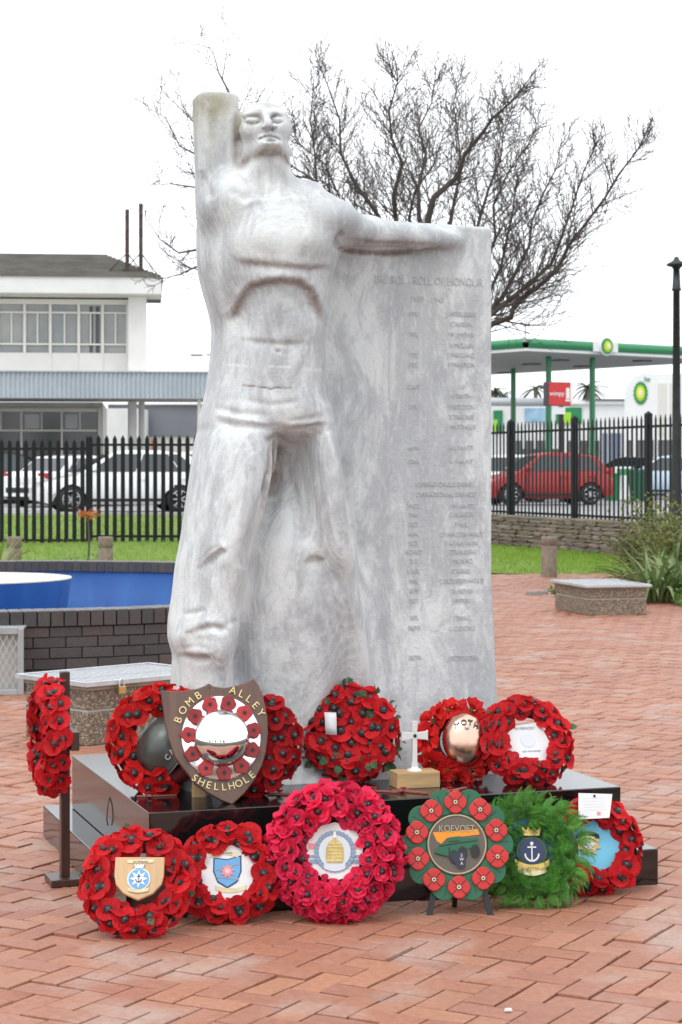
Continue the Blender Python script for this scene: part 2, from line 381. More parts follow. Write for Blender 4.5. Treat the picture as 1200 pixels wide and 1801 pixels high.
    # crotch gap running down between the legs
    gap = [(487, 772), (482, 800), (478, 840), (472, 890)]
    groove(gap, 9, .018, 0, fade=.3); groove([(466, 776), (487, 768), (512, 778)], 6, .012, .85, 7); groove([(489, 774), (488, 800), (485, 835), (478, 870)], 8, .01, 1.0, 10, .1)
    groove([(484, 830), (476, 870), (455, 930), (425, 1000)], 14, .030, .12, 8); groove([(500, 800), (520, 880), (540, 960)], 6, .006)
    for i in range(7):                                          # thigh drapery
        x = 362 + i * 15; groove([(x + 6, 775 + 4 * i), (x - 2, 850), (x - 12 + i, 935)], 3.2, .0022, .05, 3)
    for i in range(6):
        x = 512 + i * 15; groove([(x, 785), (x + 8, 860), (x + 22, 950)], 3.2, .0022, .05, 3)
    ridge([(568, 740), (588, 800), (600, 860), (606, 930), (628, 990), (655, 1050)], 7, .014); groove([(580, 740), (604, 820), (614, 900), (622, 950), (646, 1010)], 9, .010)
    # knees, shin cloth and the bound foot
    step([(345, 1000), (368, 975), (390, 962), (402, 966)], 6, .020, 26); groove([(350, 992), (372, 968), (392, 958)], 5, .006, .35, 6); blob(360, 950, 24, 26, .006); blob(392, 985, 12, 14, .008)
    step([(530, 985), (555, 978), (572, 982)], 6, .010, 26); groove([(535, 984), (556, 980), (572, 988)], 5, .005, .5, 7); blob(552, 962, 20, 18, .004)
    groove([(318, 1080), (340, 1078), (362, 1072)], 5, .010, .25, 5); step([(322, 1112), (345, 1103), (368, 1095), (404, 1100)], 6, .022, 24, .15)
    groove([(322, 1114), (345, 1104), (372, 1098), (404, 1100)], 5, .006, .45, 5); groove([(314, 1152), (345, 1160), (372, 1160)], 6, .020, .5, 6)
    ridge([(305, 1126), (330, 1116), (370, 1112), (400, 1118)], 9, .012); groove([(310, 1142), (340, 1138), (375, 1142)], 5, .007, .12, 4)
    blob(350, 1145, 22, 9, .010); groove([(395, 1100), (420, 1090)], 4, .004, .2, 4)
    for i in range(5):
        groove([(520 + i * 16, 1000), (535 + i * 18, 1060), (548 + i * 20, 1140)], 4, .004, .05, 4)
    # underside of the outstretched arm
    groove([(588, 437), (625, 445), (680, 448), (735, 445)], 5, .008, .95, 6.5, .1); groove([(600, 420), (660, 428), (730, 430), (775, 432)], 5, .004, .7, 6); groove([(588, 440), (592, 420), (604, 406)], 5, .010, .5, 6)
    # armpit and the stump's flutes
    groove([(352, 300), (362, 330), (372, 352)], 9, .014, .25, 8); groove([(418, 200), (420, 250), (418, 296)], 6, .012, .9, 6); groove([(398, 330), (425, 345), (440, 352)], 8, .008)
    for x in (356, 372, 396): groove([(x, 190), (x + 1, 300)], 5, .003, .06, 4)
    # throat, collar bones, breast bone
    groove([(455, 290), (462, 330), (468, 352)], 6, .006, .12, 5); groove([(488, 290), (482, 330), (476, 352)], 6, .006, .12, 5)
    ridge([(425, 362), (455, 352), (470, 356)], 6, .006); ridge([(480, 356), (510, 350), (550, 356)], 6, .006)
    # stains, with shade painted in under the chin, in eyes, nostrils and mouth
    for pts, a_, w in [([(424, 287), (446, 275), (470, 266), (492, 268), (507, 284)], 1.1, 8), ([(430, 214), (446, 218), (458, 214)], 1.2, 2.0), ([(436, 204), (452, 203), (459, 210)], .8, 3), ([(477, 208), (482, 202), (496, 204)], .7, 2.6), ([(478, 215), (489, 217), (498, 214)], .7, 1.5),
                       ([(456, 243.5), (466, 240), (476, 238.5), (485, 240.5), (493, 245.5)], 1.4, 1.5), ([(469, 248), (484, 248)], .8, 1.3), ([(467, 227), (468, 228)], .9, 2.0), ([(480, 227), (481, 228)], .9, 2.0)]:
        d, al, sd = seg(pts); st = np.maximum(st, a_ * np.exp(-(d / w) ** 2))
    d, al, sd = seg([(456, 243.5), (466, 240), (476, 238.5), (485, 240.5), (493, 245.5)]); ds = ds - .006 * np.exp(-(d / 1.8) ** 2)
    # crack across the belly, pale filler line above it
    d, al, sd = seg([(428, 678), (448, 680), (472, 683), (477, 685), (486, 681), (497, 683), (512, 683)]); crack = np.exp(-(d / 1.3) ** 2)
    ds = ds - .004 * crack; st = np.maximum(st, 1.2 * crack)
    pale = np.zeros(len(V))
    for pts in ([(402, 641), (436, 644)], [(474, 645), (510, 646)], [(534, 650), (564, 651)]):
        d, al, sd = seg(pts); pale = np.maximum(pale, np.exp(-(d / 1.8) ** 2))
    moss_shade = np.exp(-((u - 378) / 34) ** 2 - ((v - 182) / 26) ** 2) + .8 * np.exp(-((u - 345) / 10) ** 2 - ((v - 190) / 40) ** 2) + np.exp(-((u - 420) / 6) ** 2 - ((v - 215) / 18) ** 2) + .5 * np.exp(-((u - 372) / 10) ** 2 - ((v - 225) / 60) ** 2) + .55 * np.exp(-((u - 462) / 46) ** 2 - ((v - 184) / 7) ** 2)  # moss; last term adds grime and painted shading along the skull top
    # undulation of hand-cut stone on the body
    fig = np.clip((610 - u + (v - 700) * .1) / 40, 0, 1)
    und = np.sin(u * .11 + np.sin(v * .021) * 2.1) * np.sin(v * .045 + u * .02) * .0022 * fig
    V = V + N_ * ((ds + und) * front)[:, None]
    me = np_mesh('memorial_statue', V, Fc, True)
    for nm, a_ in (('stain_shade', st * front), ('moss_shade', np.clip(moss_shade, 0, 1)), ('pale', pale), ('figure', fig)):
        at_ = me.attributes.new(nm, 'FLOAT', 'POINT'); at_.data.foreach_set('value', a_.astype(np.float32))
    return me

def statue_material():
    m = bpy.data.materials.new('weathered_marble'); m.use_nodes = True; nt = m.node_tree; N = nt.nodes; L = nt.links; b = N['Principled BSDF']
    b.inputs['Roughness'].default_value = .72; b.inputs['Specular IOR Level'].default_value = .3
    tc = N.new('ShaderNodeTexCoord')
    def noise(sc, stretch, det=6, rough=.6, dist=0, lo_=.35, hi_=.65):
        mp = N.new('ShaderNodeMapping'); mp.inputs['Scale'].default_value = stretch; L.new(tc.outputs['Object'], mp.inputs['Vector'])
        nz = N.new('ShaderNodeTexNoise'); nz.inputs['Scale'].default_value = sc; nz.inputs['Detail'].default_value = det; nz.inputs['Roughness'].default_value = rough; nz.inputs['Distortion'].default_value = dist
        L.new(mp.outputs['Vector'], nz.inputs['Vector'])
        r = N.new('ShaderNodeMapRange'); r.inputs['From Min'].default_value = lo_; r.inputs['From Max'].default_value = hi_; r.interpolation_type = 'SMOOTHSTEP'
        L.new(nz.outputs['Fac'], r.inputs['Value']); return r.outputs['Result']
    def mixc(fac, A, B, k=1):
        x = N.new('ShaderNodeMix'); x.data_type = 'RGBA'
        if k != 1:
            mm = N.new('ShaderNodeMath'); mm.operation = 'MULTIPLY'; mm.inputs[1].default_value = k; L.new(fac, mm.inputs[0]); fac = mm.outputs[0]
        L.new(fac, x.inputs['Factor'])
        for nm, c in (('A', A), ('B', B)):
            if isinstance(c, tuple): x.inputs[nm].default_value = (*c, 1)
            else: L.new(c, x.inputs[nm])
        return x.outputs['Result']
    c = mixc(noise(3.2, (1.3, 1.3, .6), 8, .72, .6, .42, .58), (.675, .70, .70), (.465, .485, .50))
    c = mixc(noise(8, (1.2, 1.2, .55), 7, .7, .5, .47, .60), c, (.39, .40, .425), .55)
    c = mixc(noise(26, (1.6, 1.6, .6), 4, .6, .3, .5, .7), c, (.74, .745, .75), .40)
    c = mixc(noise(1.6, (1, 1, .8), 4, .5, 0, .5, .68), c, (.66, .63, .58), .3)
    # veining that follows the height like growth rings, mostly on the figure
    mp = N.new('ShaderNodeMapping'); mp.inputs['Scale'].default_value = (.22, 1, .10); L.new(tc.outputs['Object'], mp.inputs['Vector'])
    wv = N.new('ShaderNodeTexWave'); wv.wave_type = 'BANDS'; wv.bands_direction = 'Y'; wv.inputs['Scale'].default_value = 21; wv.inputs['Distortion'].default_value = 7; wv.inputs['Detail'].default_value = 4; wv.inputs['Detail Scale'].default_value = .8; wv.inputs['Detail Roughness'].default_value = .65
    L.new(mp.outputs['Vector'], wv.inputs['Vector'])
    fa = N.new('ShaderNodeAttribute'); fa.attribute_name = 'figure'
    pw = N.new('ShaderNodeMath'); pw.operation = 'POWER'; pw.inputs[1].default_value = 3; L.new(wv.outputs['Fac'], pw.inputs[0])
    mu = N.new('ShaderNodeMath'); mu.operation = 'MULTIPLY'; L.new(pw.outputs[0], mu.inputs[0]); L.new(fa.outputs['Fac'], mu.inputs[1])
    c = mixc(mu.outputs[0], c, (.74, .745, .745), .22)
    for nm, colr, k in (('stain_shade', (.20, .135, .10), .8), ('moss_shade', (.30, .27, .15), .75), ('pale', (.85, .85, .83), .8)):  # brown and olive tints; on the head they also paint shade
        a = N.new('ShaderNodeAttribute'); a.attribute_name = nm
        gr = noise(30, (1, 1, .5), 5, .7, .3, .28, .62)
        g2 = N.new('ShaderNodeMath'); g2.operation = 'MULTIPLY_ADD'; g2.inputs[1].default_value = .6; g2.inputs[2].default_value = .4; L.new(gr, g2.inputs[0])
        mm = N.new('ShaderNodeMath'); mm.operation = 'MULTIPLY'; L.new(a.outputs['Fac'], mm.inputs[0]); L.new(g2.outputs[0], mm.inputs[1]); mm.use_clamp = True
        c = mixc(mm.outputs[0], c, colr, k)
    L.new(c, b.inputs['Base Color'])
    n3 = N.new('ShaderNodeTexNoise'); n3.inputs['Scale'].default_value = 60; n3.inputs['Detail'].default_value = 7; n3.inputs['Roughness'].default_value = .7; L.new(tc.outputs['Object'], n3.inputs['Vector'])
    ad = N.new('ShaderNodeMath'); ad.operation = 'MULTIPLY_ADD'; ad.inputs[1].default_value = .22; L.new(mu.outputs[0], ad.inputs[0]); L.new(n3.outputs['Fac'], ad.inputs[2])
    bp = N.new('ShaderNodeBump'); bp.inputs['Strength'].default_value = .55; bp.inputs['Distance'].default_value = .008; L.new(ad.outputs[0], bp.inputs['Height']); L.new(bp.outputs['Normal'], b.inputs['Normal'])
    return m
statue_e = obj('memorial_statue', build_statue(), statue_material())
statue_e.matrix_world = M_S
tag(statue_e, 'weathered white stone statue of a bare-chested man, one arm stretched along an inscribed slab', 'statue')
# ------------------------------------------------------------------ inscription cut into the slab
def glyph_mesh(txt, size, depth=.001, cache={}):
    k = (txt, size, depth)
    if k in cache: return cache[k]
    cu = bpy.data.curves.new('lettering', 'FONT'); cu.body = txt; cu.size = size; cu.extrude = depth; cu.align_x = 'CENTER'; cu.resolution_u = 3
    o = bpy.data.objects.new('lettering', cu); COL.objects.link(o)
    dg = bpy.context.evaluated_depsgraph_get(); me = bpy.data.meshes.new_from_object(o.evaluated_get(dg))
    bpy.data.objects.remove(o); bpy.data.curves.remove(cu); me.materials.clear(); cache[k] = me
    return me
def lettering(txt, size, M, mt, parent, depth=.001, sx=1.0):   # text in the local xz plane facing -y of matrix M
    me = glyph_mesh(txt, size, depth).copy(); me.materials.clear(); me.materials.append(mt)
    o = obj('lettering', me, mt, parent); o.matrix_local = M @ Matrix.Rotation(PI / 2, 4, 'X') @ Matrix.Diagonal((sx, 1, 1, 1))
    return o
ink = mat('cut_letters', (.58, .595, .60), .9, col2=(.475, .49, .50), vscale=12)
def carve(txt, px, py, hpx, sx=1.0):
    x, z = sl(px, py, .598)
    yy = .598 - 2 * (.055 * max(0, 1 - z / .30) ** 2 + .02 * max(0, 1 - z / .8))
    lettering(txt, hpx * 7.95 / F, Matrix.Translation((x, yy, z)), ink, statue_e, .0012, sx)
carve('ERE ROL - ROLL OF HONOUR', 755, 500, 21, .74); carve('1939 - 1945', 752, 531, 15, .9)
rows = [('PTE', 'J HESELBERG', 556), ('', 'C NISSEN', 574), ('PTE', 'W J MEYER', 592), ('', 'V MOLLER', 611), ('PTE', 'J WIEGAND', 628), ('PTE', 'F MAXTON', 645),
        ('CAPT', '-  P', 684), ('', 'V SMITH', 700), ('PTE', 'P BOLTON', 719), ('', 'E THEUNIS', 737), ('', 'J MATTHEUS', 754), ('AMN', 'A L WATT', 791), ('GNR', 'K F HUNT', 815),
        ('WO2', 'J M LANTZ', 893), ('MAJ', 'G BURGER', 908), ('SGT', 'T NEL', 926), ('RFN', 'D VAN DER WALT', 943), ('SGT', 'P A VAN WYK', 959), ('KONST', 'J STEENBERG', 974), ('2LT', 'J MUNRO', 990), ('L KPL', 'D KRIEL', 1008),
        ('MAJ', 'C BEZUIDENHOUT', 1025), ('KPT', 'J B MEYER', 1043), ('SGT', 'J PETERS', 1060), ('KPL', 'J SMALL', 1090), ('SKTR', 'L C DOYLE', 1108), ('SKTR', 'J POTGIETER', 1160)]
for a_, b_, y_ in rows:
    if a_: carve(a_, 728, y_, 12, .85)
    carve(b_, 812, y_, 12, .85)
carve('OPERASIONELE DIENS', 782, 855, 12, .9); carve('OPERATIONAL SERVICE', 784, 873, 12, .9)

# ------------------------------------------------------------------ ground, paving, lawns, car park
soil = mat('dry_soil', (.16, .12, .09), .95, var=.4, vscale=3, bump=.4, bscale=20)
m = MB(); m.add([(-500, -60, -.12), (500, -60, -.12), (500, 900, -.12), (-500, 900, -.12)], [(0, 1, 2, 3)])
struct(m.build('ground', soil))
joint = mat('paving_joint', (.045, .037, .028), .95, col2=(.045, .055, .022), vscale=5, bump=.5, bscale=60)
m = MB(); m.add([(-9, 1, -.016), (9, 1, -.016), (12, 31.2, -.016), (-12, 31.2, -.016)], [(0, 1, 2, 3)])
paving = struct(m.build('paving', joint))
def brick_material(name, per_object, cols, rough=.54, bump=.5, wear=(.42, .31, .265), wmin=.52):
    m = bpy.data.materials.new(name); m.use_nodes = True; nt = m.node_tree; N = nt.nodes; L = nt.links; b = N['Principled BSDF']
    b.inputs['Specular IOR Level'].default_value = .5
    geo = N.new('ShaderNodeNewGeometry'); tc = N.new('ShaderNodeTexCoord')
    if per_object: src = N.new('ShaderNodeObjectInfo').outputs['Random']
    else: src = geo.outputs['Random Per Island']
    rp = N.new('ShaderNodeValToRGB'); rp.color_ramp.interpolation = 'LINEAR'
    for i, c in enumerate(cols):
        e = rp.color_ramp.elements[i] if i < 2 else rp.color_ramp.elements.new(1)
        e.position = i / (len(cols) - 1); e.color = (*c, 1)
    L.new(src, rp.inputs['Fac'])
    n1 = N.new('ShaderNodeTexNoise'); n1.inputs['Scale'].default_value = 2.1; n1.inputs['Detail'].default_value = 6; L.new(geo.outputs['Position'], n1.inputs['Vector'])
    n2 = N.new('ShaderNodeTexNoise'); n2.inputs['Scale'].default_value = 38; n2.inputs['Detail'].default_value = 6; n2.inputs['Roughness'].default_value = .7; L.new(geo.outputs['Position'], n2.inputs['Vector'])
    r1 = N.new('ShaderNodeMapRange'); r1.inputs['From Min'].default_value = wmin; r1.inputs['From Max'].default_value = .75; L.new(n1.outputs['Fac'], r1.inputs['Value'])
    x1 = N.new('ShaderNodeMix'); x1.data_type = 'RGBA'; L.new(r1.outputs['Result'], x1.inputs['Factor']); L.new(rp.outputs['Color'], x1.inputs['A']); x1.inputs['B'].default_value = (*wear, 1)
    n4 = N.new('ShaderNodeTexNoise'); n4.inputs['Scale'].default_value = 1.3; n4.inputs['Detail'].default_value = 8; n4.inputs['Roughness'].default_value = .65; L.new(tc.outputs['Object'] if not per_object else geo.outputs['Position'], n4.inputs['Vector'])
    r4 = N.new('ShaderNodeMapRange'); r4.inputs['From Min'].default_value = .53; r4.inputs['From Max'].default_value = .72; r4.inputs['To Max'].default_value = .32; L.new(n4.outputs['Fac'], r4.inputs['Value'])
    x4 = N.new('ShaderNodeMix'); x4.data_type = 'RGBA'; L.new(r4.outputs['Result'], x4.inputs['Factor']); L.new(x1.outputs['Result'], x4.inputs['A']); x4.inputs['B'].default_value = (*[c * .55 for c in cols[0]], 1); x1 = x4
    r2 = N.new('ShaderNodeMapRange'); r2.inputs['From Min'].default_value = .25; r2.inputs['From Max'].default_value = .7; r2.inputs['To Min'].default_value = .72; r2.inputs['To Max'].default_value = 1.14; L.new(n2.outputs['Fac'], r2.inputs['Value'])
    hv = N.new('ShaderNodeHueSaturation'); L.new(x1.outputs['Result'], hv.inputs['Color']); L.new(r2.outputs['Result'], hv.inputs['Value'])
    L.new(hv.outputs['Color'], b.inputs['Base Color'])
    r3 = N.new('ShaderNodeMapRange'); r3.inputs['To Min'].default_value = rough - .14; r3.inputs['To Max'].default_value = rough + .2; L.new(n1.outputs['Fac'], r3.inputs['Value']); L.new(r3.outputs['Result'], b.inputs['Roughness'])
    bp = N.new('ShaderNodeBump'); bp.inputs['Strength'].default_value = bump; bp.inputs['Distance'].default_value = .004; L.new(n2.outputs['Fac'], bp.inputs['Height']); L.new(bp.outputs['Normal'], b.inputs['Normal'])
    return m
PAVC = [(.34, .140, .084), (.385, .165, .098), (.315, .132, .086), (.41, .187, .110), (.35, .152, .100), (.325, .125, .076)]
pave_a = brick_material('paver_clay', True, PAVC); pave_b = brick_material('paver_clay_far', False, PAVC)
BL, BWD = .215, .1075
POOL = (-3.4, 18.3, 4.1)
def brick_top(l, w, hgt=.03, c=.004):     # chamfered block, origin at top centre
    a, b = l / 2, w / 2
    v = [(-a + c, -b + c, 0), (a - c, -b + c, 0), (a - c, b - c, 0), (-a + c, b - c, 0), (-a, -b, -c), (a, -b, -c), (a, b, -c), (-a, b, -c),
         (-a, -b, -hgt), (a, -b, -hgt), (a, b, -hgt), (-a, b, -hgt)]
    f = [(0, 1, 2, 3)] + [(i + 4, (i + 1) % 4 + 4, (i + 1) % 4, i) for i in range(4)] + [(i + 8, (i + 1) % 4 + 8, (i + 1) % 4 + 4, i + 4) for i in range(4)]
    return np.array(v), f
def lay_paving():
    ang = R(-29.0); ca, sa = math.cos(ang), math.sin(ang)
    pl_i = Matrix.Rotation(-TH, 3, 'Z'); c0 = LFR - RV * PW
    out = []
    for i in range(-320, 330):
        for j in range(-20, 330):
            r_ = (i - j) % 4
            if r_ == 0: cx, cy, ho = (i + 1) * BWD, (j + .5) * BWD, True
            elif r_ == 3: cx, cy, ho = (i + .5) * BWD, (j + 1) * BWD, False
            else: continue
            X = cx * ca - cy * sa; Y = cx * sa + cy * ca + 2
            if not (4.6 < Y < 30.6) or abs(X) > .172 * Y + 1.3: continue
            q = pl_i @ (Vector((X, Y, 0)) - c0)
            if .1 < q.x < PW - .1 and .1 < q.y < PD - .1: continue
            if math.hypot(X - POOL[0], Y - POOL[1]) < POOL[2] - .1: continue
            if X > 3.95 + (Y - 22.3) * .09 and Y > 22.3: continue
            vis = (abs(X) < .172 * Y and Y > 5.3)
            out.append((Y if vis else Y + 40, X, Y, ang + (0 if ho else PI / 2)))
    out.sort()
    base, fc = brick_top(BL - .009, BWD - .009, .03, .0025)
    me = bpy.data.meshes.new('brick'); me.from_pydata([tuple(p) for p in base], [], fc); me.materials.append(pave_a)
    VS, FS = [], []; fq = np.array([f for f in fc])
    for k, (_, X, Y, a) in enumerate(out):
        e = Euler((NP.normal(0, .009), NP.normal(0, .009), a + NP.normal(0, .012))); z = NP.normal(0, .0022)
        if k < 300:
            o = obj('brick', me, None, paving); o.location = (X, Y, z); o.rotation_euler = e
        else:
            Rm = np.array(e.to_matrix()); VS.append(base @ Rm.T * [1, 1, 1] + [X, Y, z]); FS.append(fq + 12 * (k - 300))
    o = obj('bricks', np_mesh('bricks', np.concatenate(VS), np.concatenate(FS)), pave_b, paving); o['kind'] = 'stuff'
lay_paving()

grass_soil = mat('turf', (.11, .19, .025), .95, col2=(.17, .24, .04), vscale=2, bump=.6, bscale=30)
blade = translucent(mat('grass_blade', (.18, .33, .03), .6, col2=(.28, .40, .06), vscale=1.3), .35)
def lawn(name, quad, hfun, nbl, hb, label):
    """quad: list of plan corners; hfun(x, y) -> height"""
    n = 24; v, f = [], []
    q = [np.array(p, float) for p in quad]
    for j in range(n + 1):
        for i in range(n + 1):
            a = q[0] + (q[1] - q[0]) * i / n; b = q[3] + (q[2] - q[3]) * i / n; p = a + (b - a) * j / n
            v.append((p[0], p[1], hfun(*p)))
    for j in range(n):
        for i in range(n): k = j * (n + 1) + i; f.append((k, k + 1, k + n + 2, k + n + 1))
    g = struct(obj(name, np_mesh(name, v, f, True), grass_soil))
    s, t = NP.rand(nbl), NP.rand(nbl)
    a = q[0] + (q[1] - q[0]) * s[:, None]; b = q[3] + (q[2] - q[3]) * s[:, None]; p = a + (b - a) * t[:, None]
    z = np.array([hfun(x, y) for x, y in p]); th = NP.rand(nbl) * 2 * PI; w = .006 + .006 * NP.rand(nbl); hh = hb * (.5 + NP.rand(nbl))
    d = np.stack([np.cos(th), np.sin(th)], 1); ln = NP.normal(0, .35, (nbl, 2)) * hh[:, None]
    V = np.zeros((nbl, 3, 3)); V[:, 0, :2] = p - d * w[:, None]; V[:, 1, :2] = p + d * w[:, None]; V[:, 2, :2] = p + ln
    V[:, :2, 2] = z[:, None] - .005; V[:, 2, 2] = z + hh
    o = obj('grass', np_mesh('grass', V.reshape(-1, 3), np.arange(nbl * 3).reshape(-1, 3)), blade); o['kind'] = 'stuff'; o['label'] = label; o['category'] = 'grass'
def h_left(x, y): return float(np.interp(y, [20, 24, 37, 44.2], [-.02, .02, .23, .56]) + .02 * math.sin(x * 1.3) * math.sin(y * .7))
WL0, WL1 = Vector((1.55, 46.15, 0)), Vector((6.65, 31.6, 0))          # line of the stone wall
def h_right(x, y): return .012 + .015 * math.sin(x * 1.7 + y)
lawn('lawn', [(-14, 21.2), (.8, 21.2), (.8, 44.2), (-14, 44.2)], h_left, 42000, .06, 'short green grass rising to the dark palisade fence by the white cars')
lawn('lawn', [(.7, 30.4), (8.0, 29.9), (6.9, 31.0), (.7, 47.5)], h_right, 24000, .05, 'bright green grass strip below the stone retaining wall')
asphalt = mat('asphalt', (.31, .31, .31), .85, var=.25, vscale=.5, bump=.3, bscale=30)
m = MB(); m.add([(-90, 44.2, .555), (1.0, 44.2, .555), (1.6, 46.6, .555), (6.9, 31.8, .555), (90, 31.8, .555), (90, 400, .555), (-90, 400, .555)], [(0, 1, 2, 3, 4, 5, 6)])
struct(m.build('car_park', asphalt))
conc = mat('concrete', (.42, .41, .39), .9, var=.2, vscale=4, bump=.3, bscale=40)
for k in range(14):
    m = MB(); m.box((-12.6 + k * .99 + .43, 44.3, .56), (.97, .18, .16)); struct(m.build('kerb', conc, bevel=.015))

# ------------------------------------------------------------------ round pool with engineering-brick wall
eng = brick_material('engineering_brick', True, [(.045, .042, .043), (.07, .062, .06), (.055, .05, .052), (.085, .066, .06), (.05, .047, .05)], .34, .25, (.11, .10, .095), .6)
mortar = mat('dark_mortar', (.035, .033, .032), .9, var=.3, vscale=8)
blue = mat('pool_blue_paint', (.005, .068, .27), .6, col2=(.014, .10, .33), vscale=3.5, stretch=(1, 1, .25), bump=.15, bscale=12)
cream = mat('cream_paint', (.74, .69, .55), .7, var=.08, vscale=4)
PR = POOL[2]; PZ = .575
pool = thing('fountain_pool', 'round fountain pool of dark brick with a bright blue painted inside', 'fountain', (POOL[0], POOL[1], 0))
m = MB(); m.lathe([(PR - .012, 0), (PR - .012, PZ - .11), (PR - .235, PZ - .11)], 96); m.build('wall_core', mortar, pool)
m = MB(); m.lathe([(PR - .215, PZ - .012), (PR - .215, .06), (0, .04)], 96); m.build('basin_lining', blue, pool, True)
def arc_bricks(z0, hgt, n, name, r_out, thick, phase, rng):
    da = 2 * PI / n
    a = da / 2 * r_out - .005
    v, f = brick_top(thick, 2 * a, hgt, .006)
    me = bpy.data.meshes.new(name); me.from_pydata([tuple(p) for p in v], [], f); me.materials.append(eng)
    for k in range(n):
        t = (k + phase) * da
        if not rng(t % (2 * PI)): continue
        o = obj(name, me, None, pool); rr = r_out - thick / 2 + NP.normal(0, .0015)
        o.location = (rr * math.cos(t), rr * math.sin(t), z0 + hgt + NP.normal(0, .001)); o.rotation_euler = (0, 0, t)
near = lambda t: R(250) < t < R(345); anyw = lambda t: R(250) < t < R(345) or R(40) < t < R(130)
arc_bricks(PZ - .112, .112, 264, 'coping_brick', PR + .02, .262, 0, anyw)
for c in range(6): arc_bricks(PZ - .112 - (c + 1) * .0775, .0705, 108, 'wall_brick', PR, .1, .5 * (c % 2), near)
m = MB(); m.lathe([(0, .5), (.5, .505), (.86, .545), (.99, .60), (1.02, .60)], 72, Matrix.Translation((-.11, 0, 0))); bw = m.build('bowl_lining', cream, pool, True)
m = MB(); m.lathe([(1.021, .601), (1.018, .57), (1.0, .42), (.97, .24), (.93, .05)], 72, Matrix.Translation((-.11, 0, 0))); m.build('bowl', blue, pool, True)
m = MB(); m.lathe([(1.0, .603), (1.024, .603), (1.024, .592)], 72, Matrix.Translation((-.11, 0, 0))); m.build('bowl_rim', cream, pool)

# ------------------------------------------------------------------ utility boxes with grating lids
galv = mat('galvanised_steel', (.60, .62, .64), .42, .7, var=.15, vscale=8)
aggr = bpy.data.materials.new('exposed_aggregate'); aggr.use_nodes = True
def aggregate(mm):
    N = mm.node_tree.nodes; L = mm.node_tree.links; b = N['Principled BSDF']; b.inputs['Roughness'].default_value = .8
    tc = N.new('ShaderNodeTexCoord'); vo = N.new('ShaderNodeTexVoronoi'); vo.inputs['Scale'].default_value = 85; L.new(tc.outputs['Object'], vo.inputs['Vector'])
    sp = N.new('ShaderNodeSeparateColor'); L.new(vo.outputs['Color'], sp.inputs['Color'])
    rp = N.new('ShaderNodeValToRGB'); cols = [(.13, .095, .07), (.22, .15, .09), (.36, .27, .17), (.20, .17, .14), (.42, .34, .25), (.16, .12, .09)]
    rp.color_ramp.interpolation = 'CONSTANT'
    for i, c in enumerate(cols):
        e = rp.color_ramp.elements[i] if i < 2 else rp.color_ramp.elements.new(1)
        e.position = i / len(cols); e.color = (*c, 1)
    L.new(sp.outputs[0], rp.inputs['Fac'])
    rg = N.new('ShaderNodeMapRange'); rg.inputs['From Min'].default_value = .45; rg.inputs['From Max'].default_value = .75; L.new(vo.outputs['Distance'], rg.inputs['Value'])
    mi = N.new('ShaderNodeMix'); mi.data_type = 'RGBA'; L.new(rg.outputs['Result'], mi.inputs['Factor']); L.new(rp.outputs['Color'], mi.inputs['A']); mi.inputs['B'].default_value = (.17, .14, .11, 1)
    L.new(mi.outputs['Result'], b.inputs['Base Color'])
    bp = N.new('ShaderNodeBump'); bp.invert = True; bp.inputs['Strength'].default_value = .8; bp.inputs['Distance'].default_value = .01; L.new(vo.outputs['Distance'], bp.inputs['Height']); L.new(bp.outputs['Normal'], b.inputs['Normal'])
aggregate(aggr)
brass = mat('brass', (.60, .40, .14), .35, .9); darkvoid = mat('dark_interior', (.02, .02, .02), .9)
def utility_box(label, corner, rz, lx, ly, hgt, nbar, padlock, group):
    t = thing('utility_box', label, 'box', corner, (0, 0, rz), group)
    m = MB(); m.box((lx / 2, ly / 2, hgt * .26), (lx, ly, hgt * .52)); m.build('lower_ring', aggr, t, bevel=.008)
    m = MB(); m.box((lx / 2, ly / 2, hgt * .535), (lx - .016, ly - .016, hgt * .03)); m.build('joint', conc, t)
    m = MB(); m.box((lx / 2, ly / 2, hgt * .70), (lx - .002, ly - .002, hgt * .30)); m.build('upper_ring', aggr, t, bevel=.008)
    wood = mat('grey_timber', (.33, .27, .22), .85, var=.3, vscale=5, stretch=(1, 8, 8))
    m = MB(); m.box((lx / 2, ly / 2, hgt * .90), (lx + .012, ly + .012, hgt * .10)); m.build('timber_rim', wood, t, bevel=.004)
    m = MB(); m.box((lx / 2, ly / 2, hgt * .957), (lx + .03, ly + .03, .006)); m.build('lid_floor', mat('lid_sheet', (.16, .17, .175), .8), t)
    e = .03; fr = MB()
    for (c, d) in (((lx / 2, -e, hgt * .963), (lx + 2 * e + .03, .03, .026)), ((lx / 2, ly + e, hgt * .963), (lx + 2 * e + .03, .03, .026)),
                   ((-e, ly / 2, hgt * .963), (.03, ly + 2 * e - .03, .026)), ((lx + e, ly / 2, hgt * .963), (.03, ly + 2 * e - .03, .026))): fr.box(c, d)
    lid = fr.build('lid_frame', galv, t)
    b = MB(); b.box((0, 0, 0), (.020, ly + 2 * e - .03, .006)); bm_ = b.mesh('bar'); bm_.materials.append(galv)
    for k in range(nbar):
        o = obj('bar', bm_, None, lid); o.location = ((k + .5) / nbar * lx, ly / 2, hgt * .97)
    for k in range(3):
        c = MB(); c.box((lx / 2, (k + .8) / 3.6 * ly, hgt * .966), (lx + .02, .006, .006)); c.build('cross_bar', galv, lid)
    if padlock:
        px_, pz = padlock
        p = MB(); p.box((px_, -e - .028, pz - .03), (.05, .022, .045)); pd = p.build('padlock', brass, t, bevel=.004)
        s = MB(); s.tube([(px_ - .016, -e - .028, pz - .01), (px_ - .016, -e - .026, pz + .022), (px_, -e - .024, pz + .036), (px_ + .016, -e - .026, pz + .022), (px_ + .016, -e - .028, pz - .01)], .0045, 6); s.build('shackle', galv, pd)
    return t
